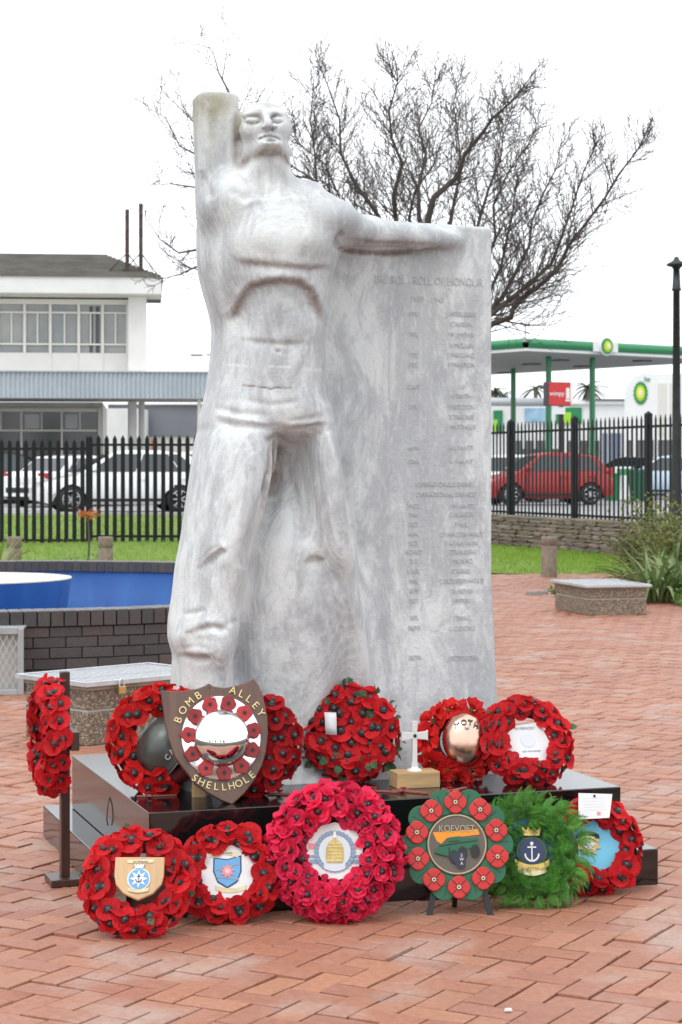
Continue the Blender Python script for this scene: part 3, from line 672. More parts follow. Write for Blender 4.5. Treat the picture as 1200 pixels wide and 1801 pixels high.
c = gd(155, 1313); utility_box('pebble concrete box with a padlocked grating lid, by the pool wall', (c.x, c.y, 0), R(44), .93, .62, .375, 21, (.20, .345), 'pebble concrete utility boxes')
c = gd(1035, 1083); utility_box('pebble concrete box with grating lid beside the strappy shrub, no padlock', (c.x, c.y, 0), R(14), .68, 1.05, .335, 16, None, 'pebble concrete utility boxes')

# ------------------------------------------------------------------ mesh-fronted cabinet at the pool wall
gate = thing('mesh_cabinet', 'grey steel cabinet front with expanded mesh, standing against the pool wall', 'cabinet', (gd(42, 1222).x, gd(42, 1222).y, 0), (0, 0, R(4)))
steel = mat('grey_painted_steel', (.36, .38, .39), .5, .3, var=.12, vscale=9)
fr = MB(); fr.box((-.02, 0, .235), (.04, .04, .47)); fr.box((-.92, 0, .235), (.04, .04, .47)); fr.box((-.47, 0, .455), (.86, .042, .05)); fr.box((-.47, 0, .02), (.86, .042, .04)); fr.build('frame', steel, gate, bevel=.004)
m = MB(); m.box((-.47, .05, .22), (.86, .012, .42)); m.build('back_sheet', mat('pale_sheet', (.45, .45, .42), .7, .2), gate)
m = MB(); m.box((-.47, .14, .47), (.94, .26, .012)); m.build('top_sheet', steel, gate)
ms = MB()
for k in range(30):
    for s in (-1, 1):
        x0 = -.90 + k * .046 - .2; x1 = x0 + .21
        p0, p1 = Vector((x0, 0, .04)), Vector((x1, 0, .43))
        if s < 0: p0.x, p1.x = p1.x, p0.x
        t0, t1 = 0, 1
        for (lim, sg) in ((-.90, 1), (-.04, -1)):
            a, b = (p0.x - lim) * sg, (p1.x - lim) * sg
            if a < 0 and b < 0: t1 = -1
            elif a < 0: t0 = max(t0, -a / (b - a))
            elif b < 0: t1 = min(t1, a / (a - b))
        if t1 > t0: ms.tube([p0.lerp(p1, t0), p0.lerp(p1, t1)], .0028, 4, False)
o = ms.build('wire_mesh', galv, gate); o['kind'] = 'stuff'

# ------------------------------------------------------------------ bollards
boll = mat('bollard_concrete', (.24, .19, .145), .9, var=.3, vscale=14, bump=.5, bscale=70)
def bollard(label, p, hgt, r):
    t = thing('bollard', label, 'bollard', p, (0, 0, 0), 'squat brown concrete bollards')
    m = MB(); m.lathe([(r, -.1), (r, hgt * .76), (r * .94, hgt * .775)], 28); m.build('shaft', boll, t, True)
    m = MB(); m.lathe([(r * .94, hgt * .775), (r * .94, hgt * .79), (r, hgt * .80), (r, hgt * .96), (r * .95, hgt), (0, hgt * 1.0)], 28); m.build('head', boll, t, True)
for px_, lb in ((25, 'brown concrete bollard on the lawn behind the pool, nearest the photo edge'), (186, 'brown concrete bollard on the lawn behind the pool, below the orange flowers')):
    p = at(px_, 900, 26.2); bollard(lb, (p.x, p.y, .03), .68, .1)
p = gd(966, 1015); bollard('brown concrete bollard at the lawn edge before the stone wall', (p.x, p.y, 0), .6, .118)
# ------------------------------------------------------------------ poppies and wreaths
def petal_mesh(kind, seed):
    """one flower facing +z: broad overlapping paper petals"""
    rs = np.random.RandomState(seed); V, Fq = [], []
    if kind == 'poppy': pet = [(0, 2.5, 1.0), (PI, 2.5, 1.0), (PI / 2, 1.9, .92), (-PI / 2, 1.9, .92)]
    elif kind == 'frilly': pet = [(i * 2 * PI / 7 + .2 * rs.randn(), 1.15, 1.0) for i in range(7)]
    else: pet = [(i * 2 * PI / 5 + .3 * rs.randn(), 1.7, .95) for i in range(5)] + [(i * 2 * PI / 3 + .6, 1.5, .6) for i in range(3)]
    nr, na = 4, 7
    for k, (a0, span, sc) in enumerate(pet):
        a0 += rs.normal(0, .12); cup = rs.uniform(.10, .32) + (.25 if kind == 'crumpled' else 0) + (.35 if sc < .7 else 0); ph = rs.rand() * 6; base = len(V)
        lift = .02 + .014 * (k % 2) + .01 * rs.rand(); wv = rs.uniform(.03, .13) if kind == 'poppy' else .12
        for i in range(nr + 1):
            r = i / nr
            for j in range(na + 1):
                s = j / na * 2 - 1
                edge = (1 - .22 * abs(s) ** 3) if kind != 'frilly' else (1 - .25 * abs(s) ** 3 - .05 * math.cos(s * 9))
                a = a0 + s * span / 2 * (.35 + .65 * r ** .6)
                rr = .06 + (sc * edge - .06) * r
                z = lift * (k + 1) * .5 + cup * rr ** 2 + wv * r ** 2 * math.sin(s * 4 + ph) - .10 * max(0, rr - .8) * (2 if k % 2 else -1)
                V.append((rr * math.cos(a), rr * math.sin(a), z))
        for i in range(nr):
            for j in range(na): q = base + i * (na + 1) + j; Fq.append((q, q + na + 1, q + na + 2, q + 1))
    return np_mesh('poppy', np.array(V), np.array(Fq), True)
PET = {k: [petal_mesh(k, s) for s in range(12)] for k in ('poppy', 'frilly', 'crumpled')}
_m = MB(); _m.lathe([(.34, .05), (.33, .20), (.25, .25), (.0, .26)], 12); CEN = _m.mesh('flower_centre', True)
_m = MB(); _m.lathe([(.15, .24), (.14, .33), (.0, .35)], 8); NUB = _m.mesh('seed_pod', True)
_m = MB()
for _k in range(16):
    _a = _k * 2.399; _r = .05 + .012 * _k; _m.tube([(_r * .4 * math.cos(_a), _r * .4 * math.sin(_a), .05), (_r * math.cos(_a), _r * math.sin(_a), .2)], [.018, .03], 4)
STAM = _m.mesh('stamens', True)
def leaf_mesh(seed, serr=True):
    rs = np.random.RandomState(seed); pts = []; n = 9
    for i in range(n + 1):
        t = i / n; w = .36 * math.sin(PI * t ** .8) * (1 + (.35 if i % 2 else -.1) * serr)
        pts.append((t, w, .10 * math.sin(t * 3) + .04 * rs.randn()))
    V = [];
    for t, w, z in pts: V += [(t, -w, z + .3 * w), (t, 0, z), (t, w, z + .3 * w)]
    f = []
    for i in range(n):
        a = 3 * i; f += [(a, a + 3, a + 4, a + 1), (a + 1, a + 4, a + 5, a + 2)]
    return np_mesh('leaf', np.array(V), np.array(f), False)
LEAF = [leaf_mesh(s) for s in range(3)]
def red(name, c, c2): return translucent(mat(name, c, .62, col2=c2, vscale=3, bump=.6, bscale=9, rnd=.2, spec=.2), .28)
red_a = red('poppy_red', (.70, .024, .032), (.57, .014, .020)); red_b = red('poppy_dark_red', (.50, .014, .020), (.38, .009, .013))
red_c = red('poppy_crimson', (.88, .045, .125), (.76, .028, .095)); red_d = red('poppy_scarlet', (.74, .026, .024), (.60, .015, .014))
blk = mat('flower_black', (.012, .012, .014), .6); nubm = mat('seed_grey', (.07, .075, .08), .5); stam = mat('stamen', (.20, .14, .05), .7)
leafm = translucent(mat('fabric_leaf', (.035, .085, .035), .6, col2=(.06, .12, .045), vscale=6, rnd=.2), .15)
backing = mat('wreath_backing', (.10, .006, .008), .8); backing_g = mat('wreath_backing_green', (.035, .11, .02), .8)
white = mat('white_card', (.70, .70, .70), .6, var=.04, vscale=5)
_cache = {}
def with_mat(me, mt):
    k = (me.name, mt.name)
    if k not in _cache: c = me.copy(); c.materials.clear(); c.materials.append(mt); _cache[k] = c
    return _cache[k]
def frame_z(nrm, spin):
    z = Vector(nrm).normalized(); x = z.orthogonal().normalized(); y = z.cross(x)
    return Matrix((x, y, z)).transposed().to_4x4() @ Matrix.Rotation(spin, 4, 'Z')
def flower(parent, pos, nrm, size, kind, mt, style='black'):
    o = obj('poppy', with_mat(random.choice(PET[kind]), mt), None, parent)
    o.matrix_local = Matrix.Translation(pos) @ frame_z(nrm, random.random() * 6.28) @ Matrix.Diagonal((size * random.uniform(.86, 1.12), size * random.uniform(.86, 1.12), size, 1))
    if style == 'black':
        c = obj('flower_centre', with_mat(CEN, blk), None, o); d = obj('seed_pod', with_mat(NUB, nubm), None, o)
    else: obj('stamens', with_mat(STAM, stam), None, o)
    return o
def leaf(parent, pos, dirv, nrm, size, mt):
    x = Vector(dirv).normalized(); z = Vector(nrm); z = (z - x * z.dot(x)).normalized(); y = z.cross(x)
    o = obj('leaf', with_mat(random.choice(LEAF), mt), None, parent)
    o.matrix_local = Matrix.Translation(pos) @ Matrix((x, y, z)).transposed().to_4x4() @ Matrix.Diagonal((size, size, size, 1)); return o
def seat(cx, cy, pr, lean, base):        # wreath outline in the photo -> base point and outer radius; rests on level base
    d = F * (CH - base) / ((cy - HZ) + pr * math.cos(lean)); Ro = pr / F * d
    c = at(cx, cy, d); return c - Vector((0, math.sin(lean) * Ro, math.cos(lean) * Ro)), Ro
def ring_dir(R_, r_, phi, psi, cz):
    q = R_ + r_ * math.sin(psi)
    return Vector((q * math.cos(phi), -r_ * math.cos(psi), cz + q * math.sin(phi))), Vector((math.sin(psi) * math.cos(phi), -math.cos(psi), math.sin(psi) * math.sin(phi)))
def wreath(label, cx, cy, pr, lean, yaw, base, rows, size, mt, kind='poppy', style='black', tube=.3, solid=False, back=None, leaves=0, name='poppy_wreath', jit=.28, skip=None):
    """rows: (tube angle deg, count); tube = tube radius as a share of the outer radius"""
    p, Ro = seat(cx, cy, pr, lean, base)
    t = thing(name, label, 'wreath', p, (-lean, 0, yaw), 'remembrance wreaths round the statue')
    ext = size * .55; r_ = Ro * tube - ext * .35; R_ = Ro - ext * .5 - r_; cz = Ro
    m = MB(); m.tube([(R_ * math.cos(a), 0, cz + R_ * math.sin(a)) for a in [k * 2 * PI / 40 for k in range(40)]], r_ * .86, 10, closed=True); m.build('ring', back or backing, t, True)
    if solid:
        m = MB(); m.lathe([(0, .0), (R_ * 1.0, .0), (R_ * 1.0, .02), (0, .02)], 40, Matrix.Translation((0, -.01, cz)) @ Matrix.Rotation(PI / 2, 4, 'X')); m.build('backing_disc', back or backing, t)
    for psi, n in rows:
        off = random.random() * 6.28
        for k in range(n):
            ph = off + (k + random.uniform(-.18, .18)) * 2 * PI / n; ps = R(psi + random.uniform(-9, 9))
            if psi < -90:                                       # rows inside a filled wreath, radius share in thousandths
                q = (-psi - 100) / 1000 * R_; pos = Vector((q * math.cos(ph), -.035 - r_ * .25, cz + q * math.sin(ph))); nr = Vector((0, -1, .1))
            else: pos, nr = ring_dir(R_, r_, ph, ps, cz)
            if skip and skip(pos.x / Ro, (pos.z - cz) / Ro): continue
            nr = (nr + Vector((random.uniform(-jit, jit), random.uniform(-.05, .05), random.uniform(-jit, jit)))).normalized()
            flower(t, pos, nr, size * random.uniform(.86, 1.12), kind, mt, style)
    for k in range(leaves):
        ph = (k + random.uniform(-.3, .3)) * 2 * PI / leaves; psi = R(random.choice([75, 60, -40, 10])); pos, nr = ring_dir(R_, r_ + .012, ph, psi, cz)
        leaf(t, pos, Vector((math.cos(ph), -.2, math.sin(ph))) + Vector((random.uniform(-.5, .5), 0, random.uniform(-.5, .5))), nr, random.uniform(.028, .042), leafm)
    return t, R_, r_, cz, Ro
STD = [(84, 13), (44, 13), (4, 11), (-38, 8)]
EYE = Matrix.Identity(4)
def disc(name, mt, parent, r, y, cz, n=32, th=.004, cx=0, scal=0):
    pts = [((r * (1 + (scal * (k % 2)))) * math.cos(2 * PI * k / n) + cx, cz + (r * (1 + (scal * (k % 2)))) * math.sin(2 * PI * k / n)) for k in range(n)]
    m = MB(); m.prism(pts, y, y + th); return m.build(name, mt, parent)
def poly(name, mt, parent, pts, y, th=.002, bevel=0):
    a = sum(pts[i][0] * pts[(i + 1) % len(pts)][1] - pts[(i + 1) % len(pts)][0] * pts[i][1] for i in range(len(pts)))
    m = MB(); m.prism(pts if a > 0 else pts[::-1], y, y + th); return m.build(name, mt, parent, bevel=bevel)
gold = mat('gilt', (.55, .40, .12), .45, .5, var=.3, vscale=40); navy = mat('navy_enamel', (.015, .03, .09), .5); skyblue = mat('pale_blue_enamel', (.12, .34, .62), .55)
silver = mat('silver_paint', (.55, .58, .62), .45, .3); pinkp = mat('rose_pink', (.75, .25, .28), .6); paleb = mat('light_blue_card', (.16, .52, .72), .6, var=.06, vscale=6)
ivory = mat('ivory_scroll', (.66, .58, .36), .6, var=.2, vscale=30); greyb = mat('slate_blue_print', (.22, .30, .40), .6)
def star(r0, r1, n, cx, cz, rot=0): return [((r0 if k % 2 == 0 else r1) * math.sin(rot + PI * k / n) + cx, (r0 if k % 2 == 0 else r1) * math.cos(rot + PI * k / n) + cz) for k in range(2 * n)]
def circ(r, cx, cz, n=24, sx=1, sz=1): return [(cx + r * sx * math.cos(2 * PI * k / n), cz + r * sz * math.sin(2 * PI * k / n)) for k in range(n)]
def scroll(cx, cz, w, hgt, sag, n=9):
    up = [(cx + w * (k / n - .5), cz + hgt / 2 + sag * (2 * k / n - 1) ** 2) for k in range(n + 1)]; dn = [(x, z - hgt) for x, z in up]
    return dn + up[::-1]
def anchor(parent, mt, cx, cz, s, y):
    m = MB(); pr_ = lambda pts: m.prism(pts, y, y + .002)
    pr_([(cx - .06 * s, cz - .8 * s), (cx + .06 * s, cz - .8 * s), (cx + .06 * s, cz + .7 * s), (cx - .06 * s, cz + .7 * s)])
    pr_([(cx - .4 * s, cz + .42 * s), (cx + .4 * s, cz + .42 * s), (cx + .4 * s, cz + .55 * s), (cx - .4 * s, cz + .55 * s)])
    arc = [(cx + .7 * s * math.cos(a), cz - .1 * s + .75 * s * math.sin(a)) for a in [PI + k * PI / 10 for k in range(11)]]; arc2 = [(cx + .55 * s * math.cos(a), cz - .1 * s + .58 * s * math.sin(a)) for a in [PI + k * PI / 10 for k in range(11)]]
    pr_(arc + arc2[::-1]); ring_ = [(cx + .16 * s * math.cos(a), cz + .83 * s + .16 * s * math.sin(a)) for a in [k * 2 * PI / 12 for k in range(12)]]; pr_(ring_)
    return m.build('anchor', mt, parent)
def crown(parent, mt, cx, cz, w, hgt, y):
    m = MB(); pts = [(cx - w / 2, cz), (cx + w / 2, cz)] + [(cx + w * (.58 - .29 * k / 2), cz + hgt * (1 if k % 2 == 0 else .55)) for k in range(9)][:9]
    pts = [(cx - w * .45, cz), (cx + w * .45, cz), (cx + w * .58, cz + hgt), (cx + w * .3, cz + hgt * .55), (cx + w * .2, cz + hgt), (cx, cz + hgt * .6), (cx - w * .2, cz + hgt), (cx - w * .3, cz + hgt * .55), (cx - w * .58, cz + hgt)]
    m.prism(pts, y, y + .003); return m.build('crown', mt, parent)
GR = 0.004
# --- on the plinth
wreath('red poppy wreath on the plinth behind the grey steel helmet', 278, 1300, 97, R(16), R(-14), PTOP, [(84, 14), (42, 13), (0, 11), (-40, 8)], .050, red_d, tube=.26, skip=lambda x, z: x > .25 and z < .15)
wreath('dark red poppy wreath filled to its middle, half hidden behind the wooden shield', 442, 1308, 92, R(10), R(4), PTOP, [(78, 15), (36, 14), (-8, 11), (-780, 8), (-430, 4)], .044, red_b, tube=.32, solid=True)
w_c, Rc, rc, cz, Ro = wreath('filled red poppy wreath with green leaves and a white ribbon, centred before the slab', 617, 1290, 86, R(12), R(2), PTOP, [(76, 14), (32, 13), (-10, 10), (-780, 7), (-430, 4)], .047, red_a, tube=.32, solid=True, leaves=40)
rb = MB(); q = [(-.115, .11), (-.075, .105)]
ys = [(.075, -.045), (.088, -.075), (.07, -.088), (.03, -.082), (.0, -.080)]
vv = [];
for z_, y_ in ys: vv += [(-.105 + (.088 - z_) * .06, y_, cz + z_ - .01), (-.058 + (.088 - z_) * .02, y_ - .003, cz + z_ - .012)]
rb.add(vv, [(2 * i, 2 * i + 2, 2 * i + 3, 2 * i + 1) for i in range(4)]); o = rb.build('ribbon', white, w_c, True); sd = o.modifiers.new('thick', 'SOLIDIFY'); sd.thickness = .0012
w_m, Rm, rm, mz, Rmo = wreath('wreath of ruffled scarlet flowers round a copper steel-helmet dome lettered MOTH', 808, 1304, 70, R(14), R(2), PTOP, [(25, 10), (75, 11)], .056, red_d, kind='frilly', style='stamen', tube=.30, jit=.15)
copper = mat('copper', (.80, .50, .39), .24, 1, var=.12, vscale=6, bump=.02, bscale=8)
pts = []; dome = MB(); nr_, na_ = 10, 32
prof = [(math.sin(k / nr_ * PI / 2), math.cos(k / nr_ * PI / 2)) for k in range(nr_ + 1)]
DM = Matrix.Translation((.014, -.062, mz + .002)) @ Matrix.Rotation(PI / 2, 4, 'X') @ Matrix.Diagonal((.086, .104, .060, 1))
dome.lathe([(r, z) for r, z in prof[::-1]], na_, DM); cu_ = dome.build('helmet_dome', copper, w_m, True)
leadm = mat('dull_letter', (.14, .13, .125), .45, .5)
for ch, xx, zz, rt in (('M', -.030, .050, .22), ('O', -.004, .060, .05), ('T', .022, .059, -.10), ('H', .046, .048, -.26)):
    e_ = max(.0, 1 - (xx / .086) ** 2 - (zz / .104) ** 2); nrm_ = Vector((xx / .086 ** 2, -math.sqrt(e_) / .060, zz / .104 ** 2)).normalized()
    xa_ = Vector((1, 0, 0)); xa_ = (xa_ - nrm_ * xa_.dot(nrm_)).normalized(); MQ = Matrix((xa_, -nrm_, xa_.cross(-nrm_))).transposed().to_4x4(); lettering(ch, .034, Matrix.Translation(Vector((.014 + xx, -.062 - .060 * math.sqrt(e_), mz + .002 + zz)) + nrm_ * .003) @ MQ @ Matrix.Rotation(-rt, 4, 'Y') @ Matrix.Translation((0, 0, -.012)), leadm, cu_, .003)
m = MB(); m.lathe([(.010, 0), (.010, .004), (0, .005)], 12, Matrix.Translation((.022, -.118, mz + .042)) @ Matrix.Rotation(PI / 2, 4, 'X')); m.build('stud', silver, cu_, True)
w_r, R1, r1, z1_, Ro1 = wreath('red poppy wreath with a white card, farthest along the plinth beside the copper dome', 937, 1304, 82, R(30), R(14), PTOP, [(84, 14), (44, 13), (4, 11), (-38, 8)], .045, red_a, tube=.24, leaves=3)
poly('card', white, w_r, [(-.085, z1_ + .06), (-.08, z1_ - .085), (.07, z1_ - .11), (.105, z1_ - .06), (.06, z1_ + .075)], -.012)
lettering('', .01, EYE, greyb, w_r) if 0 else None
for k, (tx, zz, s_) in enumerate((('IN MEMORY', .045, .016), ('LEST WE FORGET', -.05, .010))):
    lettering(tx, s_, Matrix.Translation((-.005 + .012 * k, -.0135, z1_ + zz)), greyb, w_r, .0004)
disc('emblem', mat('faint_print', (.62, .66, .72), .6), w_r, .03, -.0138, z1_ + .0, 18, .001)
# --- on the paving
w1, Ra, ra, za, Roa = wreath('red poppy wreath on the paving with a small wooden shield badge', 242, 1553, 97, R(30), R(0), GR, STD, .047, red_a, tube=.24, leaves=4)
wood_l = mat('pale_oak', (.52, .33, .16), .45, var=.2, vscale=3, stretch=(10, 10, 1), coat=.3)
sh = [(-.085, za + .068), (.085, za + .068), (.085, za + .0), (.078, za - .03), (.05, za - .062), (0, za - .085), (-.05, za - .062), (-.078, za - .03), (-.085, za + .0)]
sp = poly('badge_shield', wood_l, w1, [(x + .012, z) for x, z in sh], -.075, .016, .004)
poly('name_plate', ivory, sp, [(-.03, za + .045), (.06, za + .047), (.06, za + .058), (-.03, za + .056)], -.078)
lettering('SAS UITENHAGE', .007, Matrix.Translation((.015, -.0785, za + .0475)), navy, sp, .0004)
disc('badge_rim', silver, sp, .040, -.079, za - .012, 28, .003, .012); disc('badge_field', skyblue, sp, .035, -.081, za - .012, 28, .002, .012)
poly('star', silver, sp, star(.033, .016, 8, .012, za - .012), -.083); anchor(sp, navy, .012, za - .012, .016, -.0855); crown(sp, silver, .012, za + .026, .03, .017, -.082)
poly('scroll', ivory, sp, scroll(.012, za - .054, .07, .012, .006), -.080)
w2, Rb, rb_, zb_, Rob = wreath('red poppy wreath on the paving with a white card and blue crest', 402, 1535, 87, R(24), R(3), GR, STD, .046, red_a, tube=.235)
disc('card', white, w2, Rb * .86, -.020, zb_, 26, .003, 0, .05)
hsh = [(-.045, .045), (.0, .040), (.045, .052), (.046, .0), (.032, -.035), (.0, -.055), (-.032, -.035), (-.046, 0)]
poly('crest_border', navy, w2, [(x * 1.1, zb_ + z * 1.1) for x, z in hsh], -.022); poly('crest_shield', skyblue, w2, [(x, zb_ + z) for x, z in hsh], -.0235)
for s_ in (-1, 1):
    poly('wave_band', greyb, w2, [(-.04, zb_ + s_ * .012 - .01), (.04, zb_ + s_ * .028 - .004), (.04, zb_ + s_ * .028 + .003), (-.04, zb_ + s_ * .012 - .003)], -.0248)
poly('protea', pinkp, w2, star(.026, .015, 9, 0, zb_), -.0265); poly('protea_heart', mat('pale_pink', (.8, .5, .48), .6), w2, circ(.009, 0, zb_, 12), -.028)
poly('scroll', ivory, w2, scroll(-.012, zb_ + .068, .10, .016, -.012), -.0225); poly('scroll', ivory, w2, scroll(.012, zb_ - .068, .11, .016, .012), -.0225)
lettering('UMKHOMAZI', .010, Matrix.Translation((-.012, -.0232, zb_ + .062)), navy, w2, .0003)
w3, Rd, rd, zd, Rod = wreath('large crimson wreath of crumpled poppies with a round striped emblem card', 589, 1499, 117, R(17), R(0), GR, [(92, 22), (66, 22), (40, 20), (14, 18), (-12, 15), (-38, 12)], .041, red_c, kind='crumpled', tube=.29, jit=.38)
er = Rd * .60
disc('card', white, w3, er, -.030, zd, 28, .003, 0, .04)
for zz, hh, mt_ in ((.018, .020, pinkp), (-.018, .010, greyb), (-.036, .016, greyb)):
    ww = math.sqrt(max(0, er ** 2 - zz ** 2)) * .96; poly('stripe', mt_, w3, [(-ww, zd + zz - hh / 2), (ww, zd + zz - hh / 2), (ww, zd + zz + hh / 2), (-ww, zd + zz + hh / 2)], -.032)
rg = MB()
for k in range(28):
    a = 2 * PI * k / 28; r0 = er * .66; rg.prism(circ(.009, r0 * math.cos(a), zd + r0 * math.sin(a), 6), -.036, -.033)
rg.build('laurel_ring', greyb, w3); poly('emblem_field', silver, w3, circ(er * .58, 0, zd), -.0345)
poly('hive', gold, w3, [(-.028, zd - .04), (.028, zd - .04), (.032, zd - .02), (.03, zd + .012), (.018, zd + .034), (.0, zd + .046), (-.018, zd + .034), (-.03, zd + .012), (-.032, zd - .02)], -.038)
for k in range(6): poly('hive_band', ivory, w3, [(-.026, zd - .034 + .012 * k), (.026, zd - .034 + .012 * k), (.026, zd - .031 + .012 * k), (-.026, zd - .031 + .012 * k)], -.0395)
poly('scroll', silver, w3, scroll(0, zd - .062, .075, .016, .010), -.0365); poly('flame', white, w3, [(-.008, zd + .048), (.008, zd + .048), (.004, zd + .066), (0, zd + .074), (-.004, zd + .066)], -.0375)
# green fern wreath
fernm = translucent(mat('fern_green', (.07, .24, .03), .5, col2=(.12, .34, .05), vscale=14, rnd=.3), .25)
def frond_mesh(seed):
    rs = np.random.RandomState(seed); V, f = [], []; n = 17
    for i in range(n):
        t = (i + .5) / n; z = .25 * math.sin(t * 2.2) - .28 * t * t; w = .30 * math.sin(PI * min(1, t * .8 + .22)) + .03
        for s in (-1, 1):
            b = len(V); wl = w * rs.uniform(.85, 1.15); dx = .11 * rs.uniform(.7, 1.2)
            V += [(t - .016, 0, z), (t + .018, 0, z), (t + dx + .022, s * wl * .6, z + .06), (t + dx + .10, s * wl * 1.15, z - .01), (t + dx - .022, s * wl * .55, z + .06)]
            f += [(b, b + 1, b + 2, b + 4), (b + 4, b + 2, b + 3, b + 3)]
    me = bpy.data.meshes.new('frond'); me.from_pydata(V, [], [tuple(dict.fromkeys(q)) for q in f]); return me
FROND = [with_mat(frond_mesh(s), fernm) for s in range(4)]
lean = R(20); p, Ro = seat(933, 1499, 93, lean, GR)
w4 = thing('fern_wreath', 'green artificial fern wreath on the paving with a gilt anchor crest', 'wreath', p, (-lean, 0, R(-2)), 'remembrance wreaths round the statue')
R4 = Ro * .715; z4 = Ro
m = MB(); m.tube([(R4 * math.cos(a), 0, z4 + R4 * math.sin(a)) for a in [k * 2 * PI / 40 for k in range(40)]],   .036, 8, closed=True); m.build('ring', backing_g, w4, True)
for k in range(560):
    ph = random.random() * 2 * PI; ps = R(random.uniform(-80, 95)); pos, nr = ring_dir(R4, .040, ph, ps, z4)
    tg = Vector((-math.sin(ph), 0, math.cos(ph))); dv = tg * random.uniform(-.9, .3) + nr * random.uniform(.25, .7) + Vector((math.cos(ph), 0, math.sin(ph))) * (.45 if ps > .6 else -.10)
    o = obj('frond', random.choice(FROND), None, w4); x = dv.normalized(); zz = (nr - x * nr.dot(x)).normalized(); s_ = random.uniform(.042, .068)
    o.matrix_local = Matrix.Translation(pos) @ Matrix((x, zz.cross(x), zz)).transposed().to_4x4() @ Matrix.Diagonal((s_, s_, s_, 1))
disc('card', mat('deep_blue_card', (.03, .12, .27), .6, var=.2, vscale=10), w4, R4 * .86, -.03, z4, 28, .003)
disc('badge_rim', leafm, w4, .056, -.052, z4 - .005, 28, .004); disc('badge_field', navy, w4, .047, -.055, z4 - .005, 28, .003); anchor(w4, white, 0, z4 - .010, .040, -.058)
crown(w4, gold, 0, z4 + .052, .062, .034, -.056); poly('scroll', gold, w4, scroll(0, z4 - .065, .125, .022, .020), -.057); poly('scroll', ivory, w4, scroll(0, z4 - .085, .105, .018, .014), -.0555)
lettering('UNITAS', .014, Matrix.Translation((0, -.0578, z4 - .072)), navy, w4, .0003)
# red wreath with the pale blue card
w5, Re, re, ze, Roe = wreath('red poppy wreath on the paving with a pale blue card, at the plinth corner', 1050, 1488, 84, R(22), R(8), GR, STD, .046, red_a, tube=.235)
disc('card', paleb, w5, Re * .90, -.012, ze, 32, .003)
poly('badge', gold, w5, star(.050, .034, 10, -.028, ze + .005), -.018); poly('badge_star', silver, w5, star(.042, .014, 8, -.028, ze + .005), -.020); poly('badge_heart', white, w5, circ(.017, -.028, ze, 16), -.0225)
poly('badge_banner', blk, w5, scroll(-.028, ze + .045, .09, .016, -.014), -.021)
nt_ = poly('note_card', white, w5, [(-.075, ze + .085), (.045, ze + .088), (.066, ze + .178), (-.065, ze + .185)], -.088)
m = MB(); m.lathe([(.0045, 0), (.0045, .004), (0, .005)], 10, Matrix.Translation((-.005, -.088, ze + .172)) @ Matrix.Rotation(PI / 2, 4, 'X')); m.build('pin', blk, nt_)
poly('printed_mark', pinkp, nt_, [(-.002, ze + .098), (.012, ze + .098), (.013, ze + .112), (-.001, ze + .112)], -.0888, .0006)
for k in range(5): poly('printed_line', mat('pale_print', (.6, .6, .62), .6), nt_, [(-.048, ze + .163 - .011 * k), (.035, ze + .163 - .011 * k), (.035, ze + .1645 - .011 * k), (-.048, ze + .1645 - .011 * k)], -.0886, .0004)

# --- painted board wreath on its easel
lean = R(14); p, Ro = seat(805, 1486, 92, lean, .062)
brd = thing('painted_wreath_board', 'painted wooden wreath board lettered KOEVOET, on black easel legs', 'wreath', p - Vector((0, 0, .062)), (-lean, 0, R(2)), 'remembrance wreaths round the statue')
zk = Ro + .062; rl = Ro * .80
gpaint = mat('green_board_paint', (.012, .115, .055), .5, var=.12, vscale=20); rpaint = mat('red_board_paint', (.52, .018, .016), .45, var=.08, vscale=20); bpaint = mat('black_board_paint', (.012, .012, .013), .45)
umber = mat('umber_paint', (.115, .095, .075), .5, var=.1, vscale=15); orange = mat('orange_paint', (.72, .27, .015), .5)
m = MB(); m.prism(circ(rl * .86, 0, zk, 40), -.004, .006); m.build('board', gpaint, brd)
for k in range(10):
    a = 2 * PI * (k + .5) / 10 + PI / 2
    pts = []
    for i in range(24):
        tt = 2 * PI * i / 24; pts.append((.047 * math.cos(tt) * (1 + .06 * math.cos(3 * tt)), .052 * math.sin(tt) * (1 + .12 * math.cos(2 * tt))))
    cx_, cz_ = rl * 1.03 * math.cos(a), rl * 1.03 * math.sin(a)
    lf = poly('leaf', gpaint, brd, [(cx_ + x * math.cos(a) - y * math.sin(a), zk + cz_ + x * math.sin(a) + y * math.cos(a)) for x, y in pts], -.010, .011, .002)
    for s_ in (-.5, .2, .7):
        x0, y0 = -.03, s_ * .03; x1, y1 = .03, s_ * .05
        poly('leaf_vein', bpaint, lf, [(cx_ + x * math.cos(a) - y * math.sin(a), zk + cz_ + x * math.sin(a) + y * math.cos(a)) for x, y in ((x0, y0), (x1, y1 - .0012), (x1, y1 + .0012))], -.0112, .001)
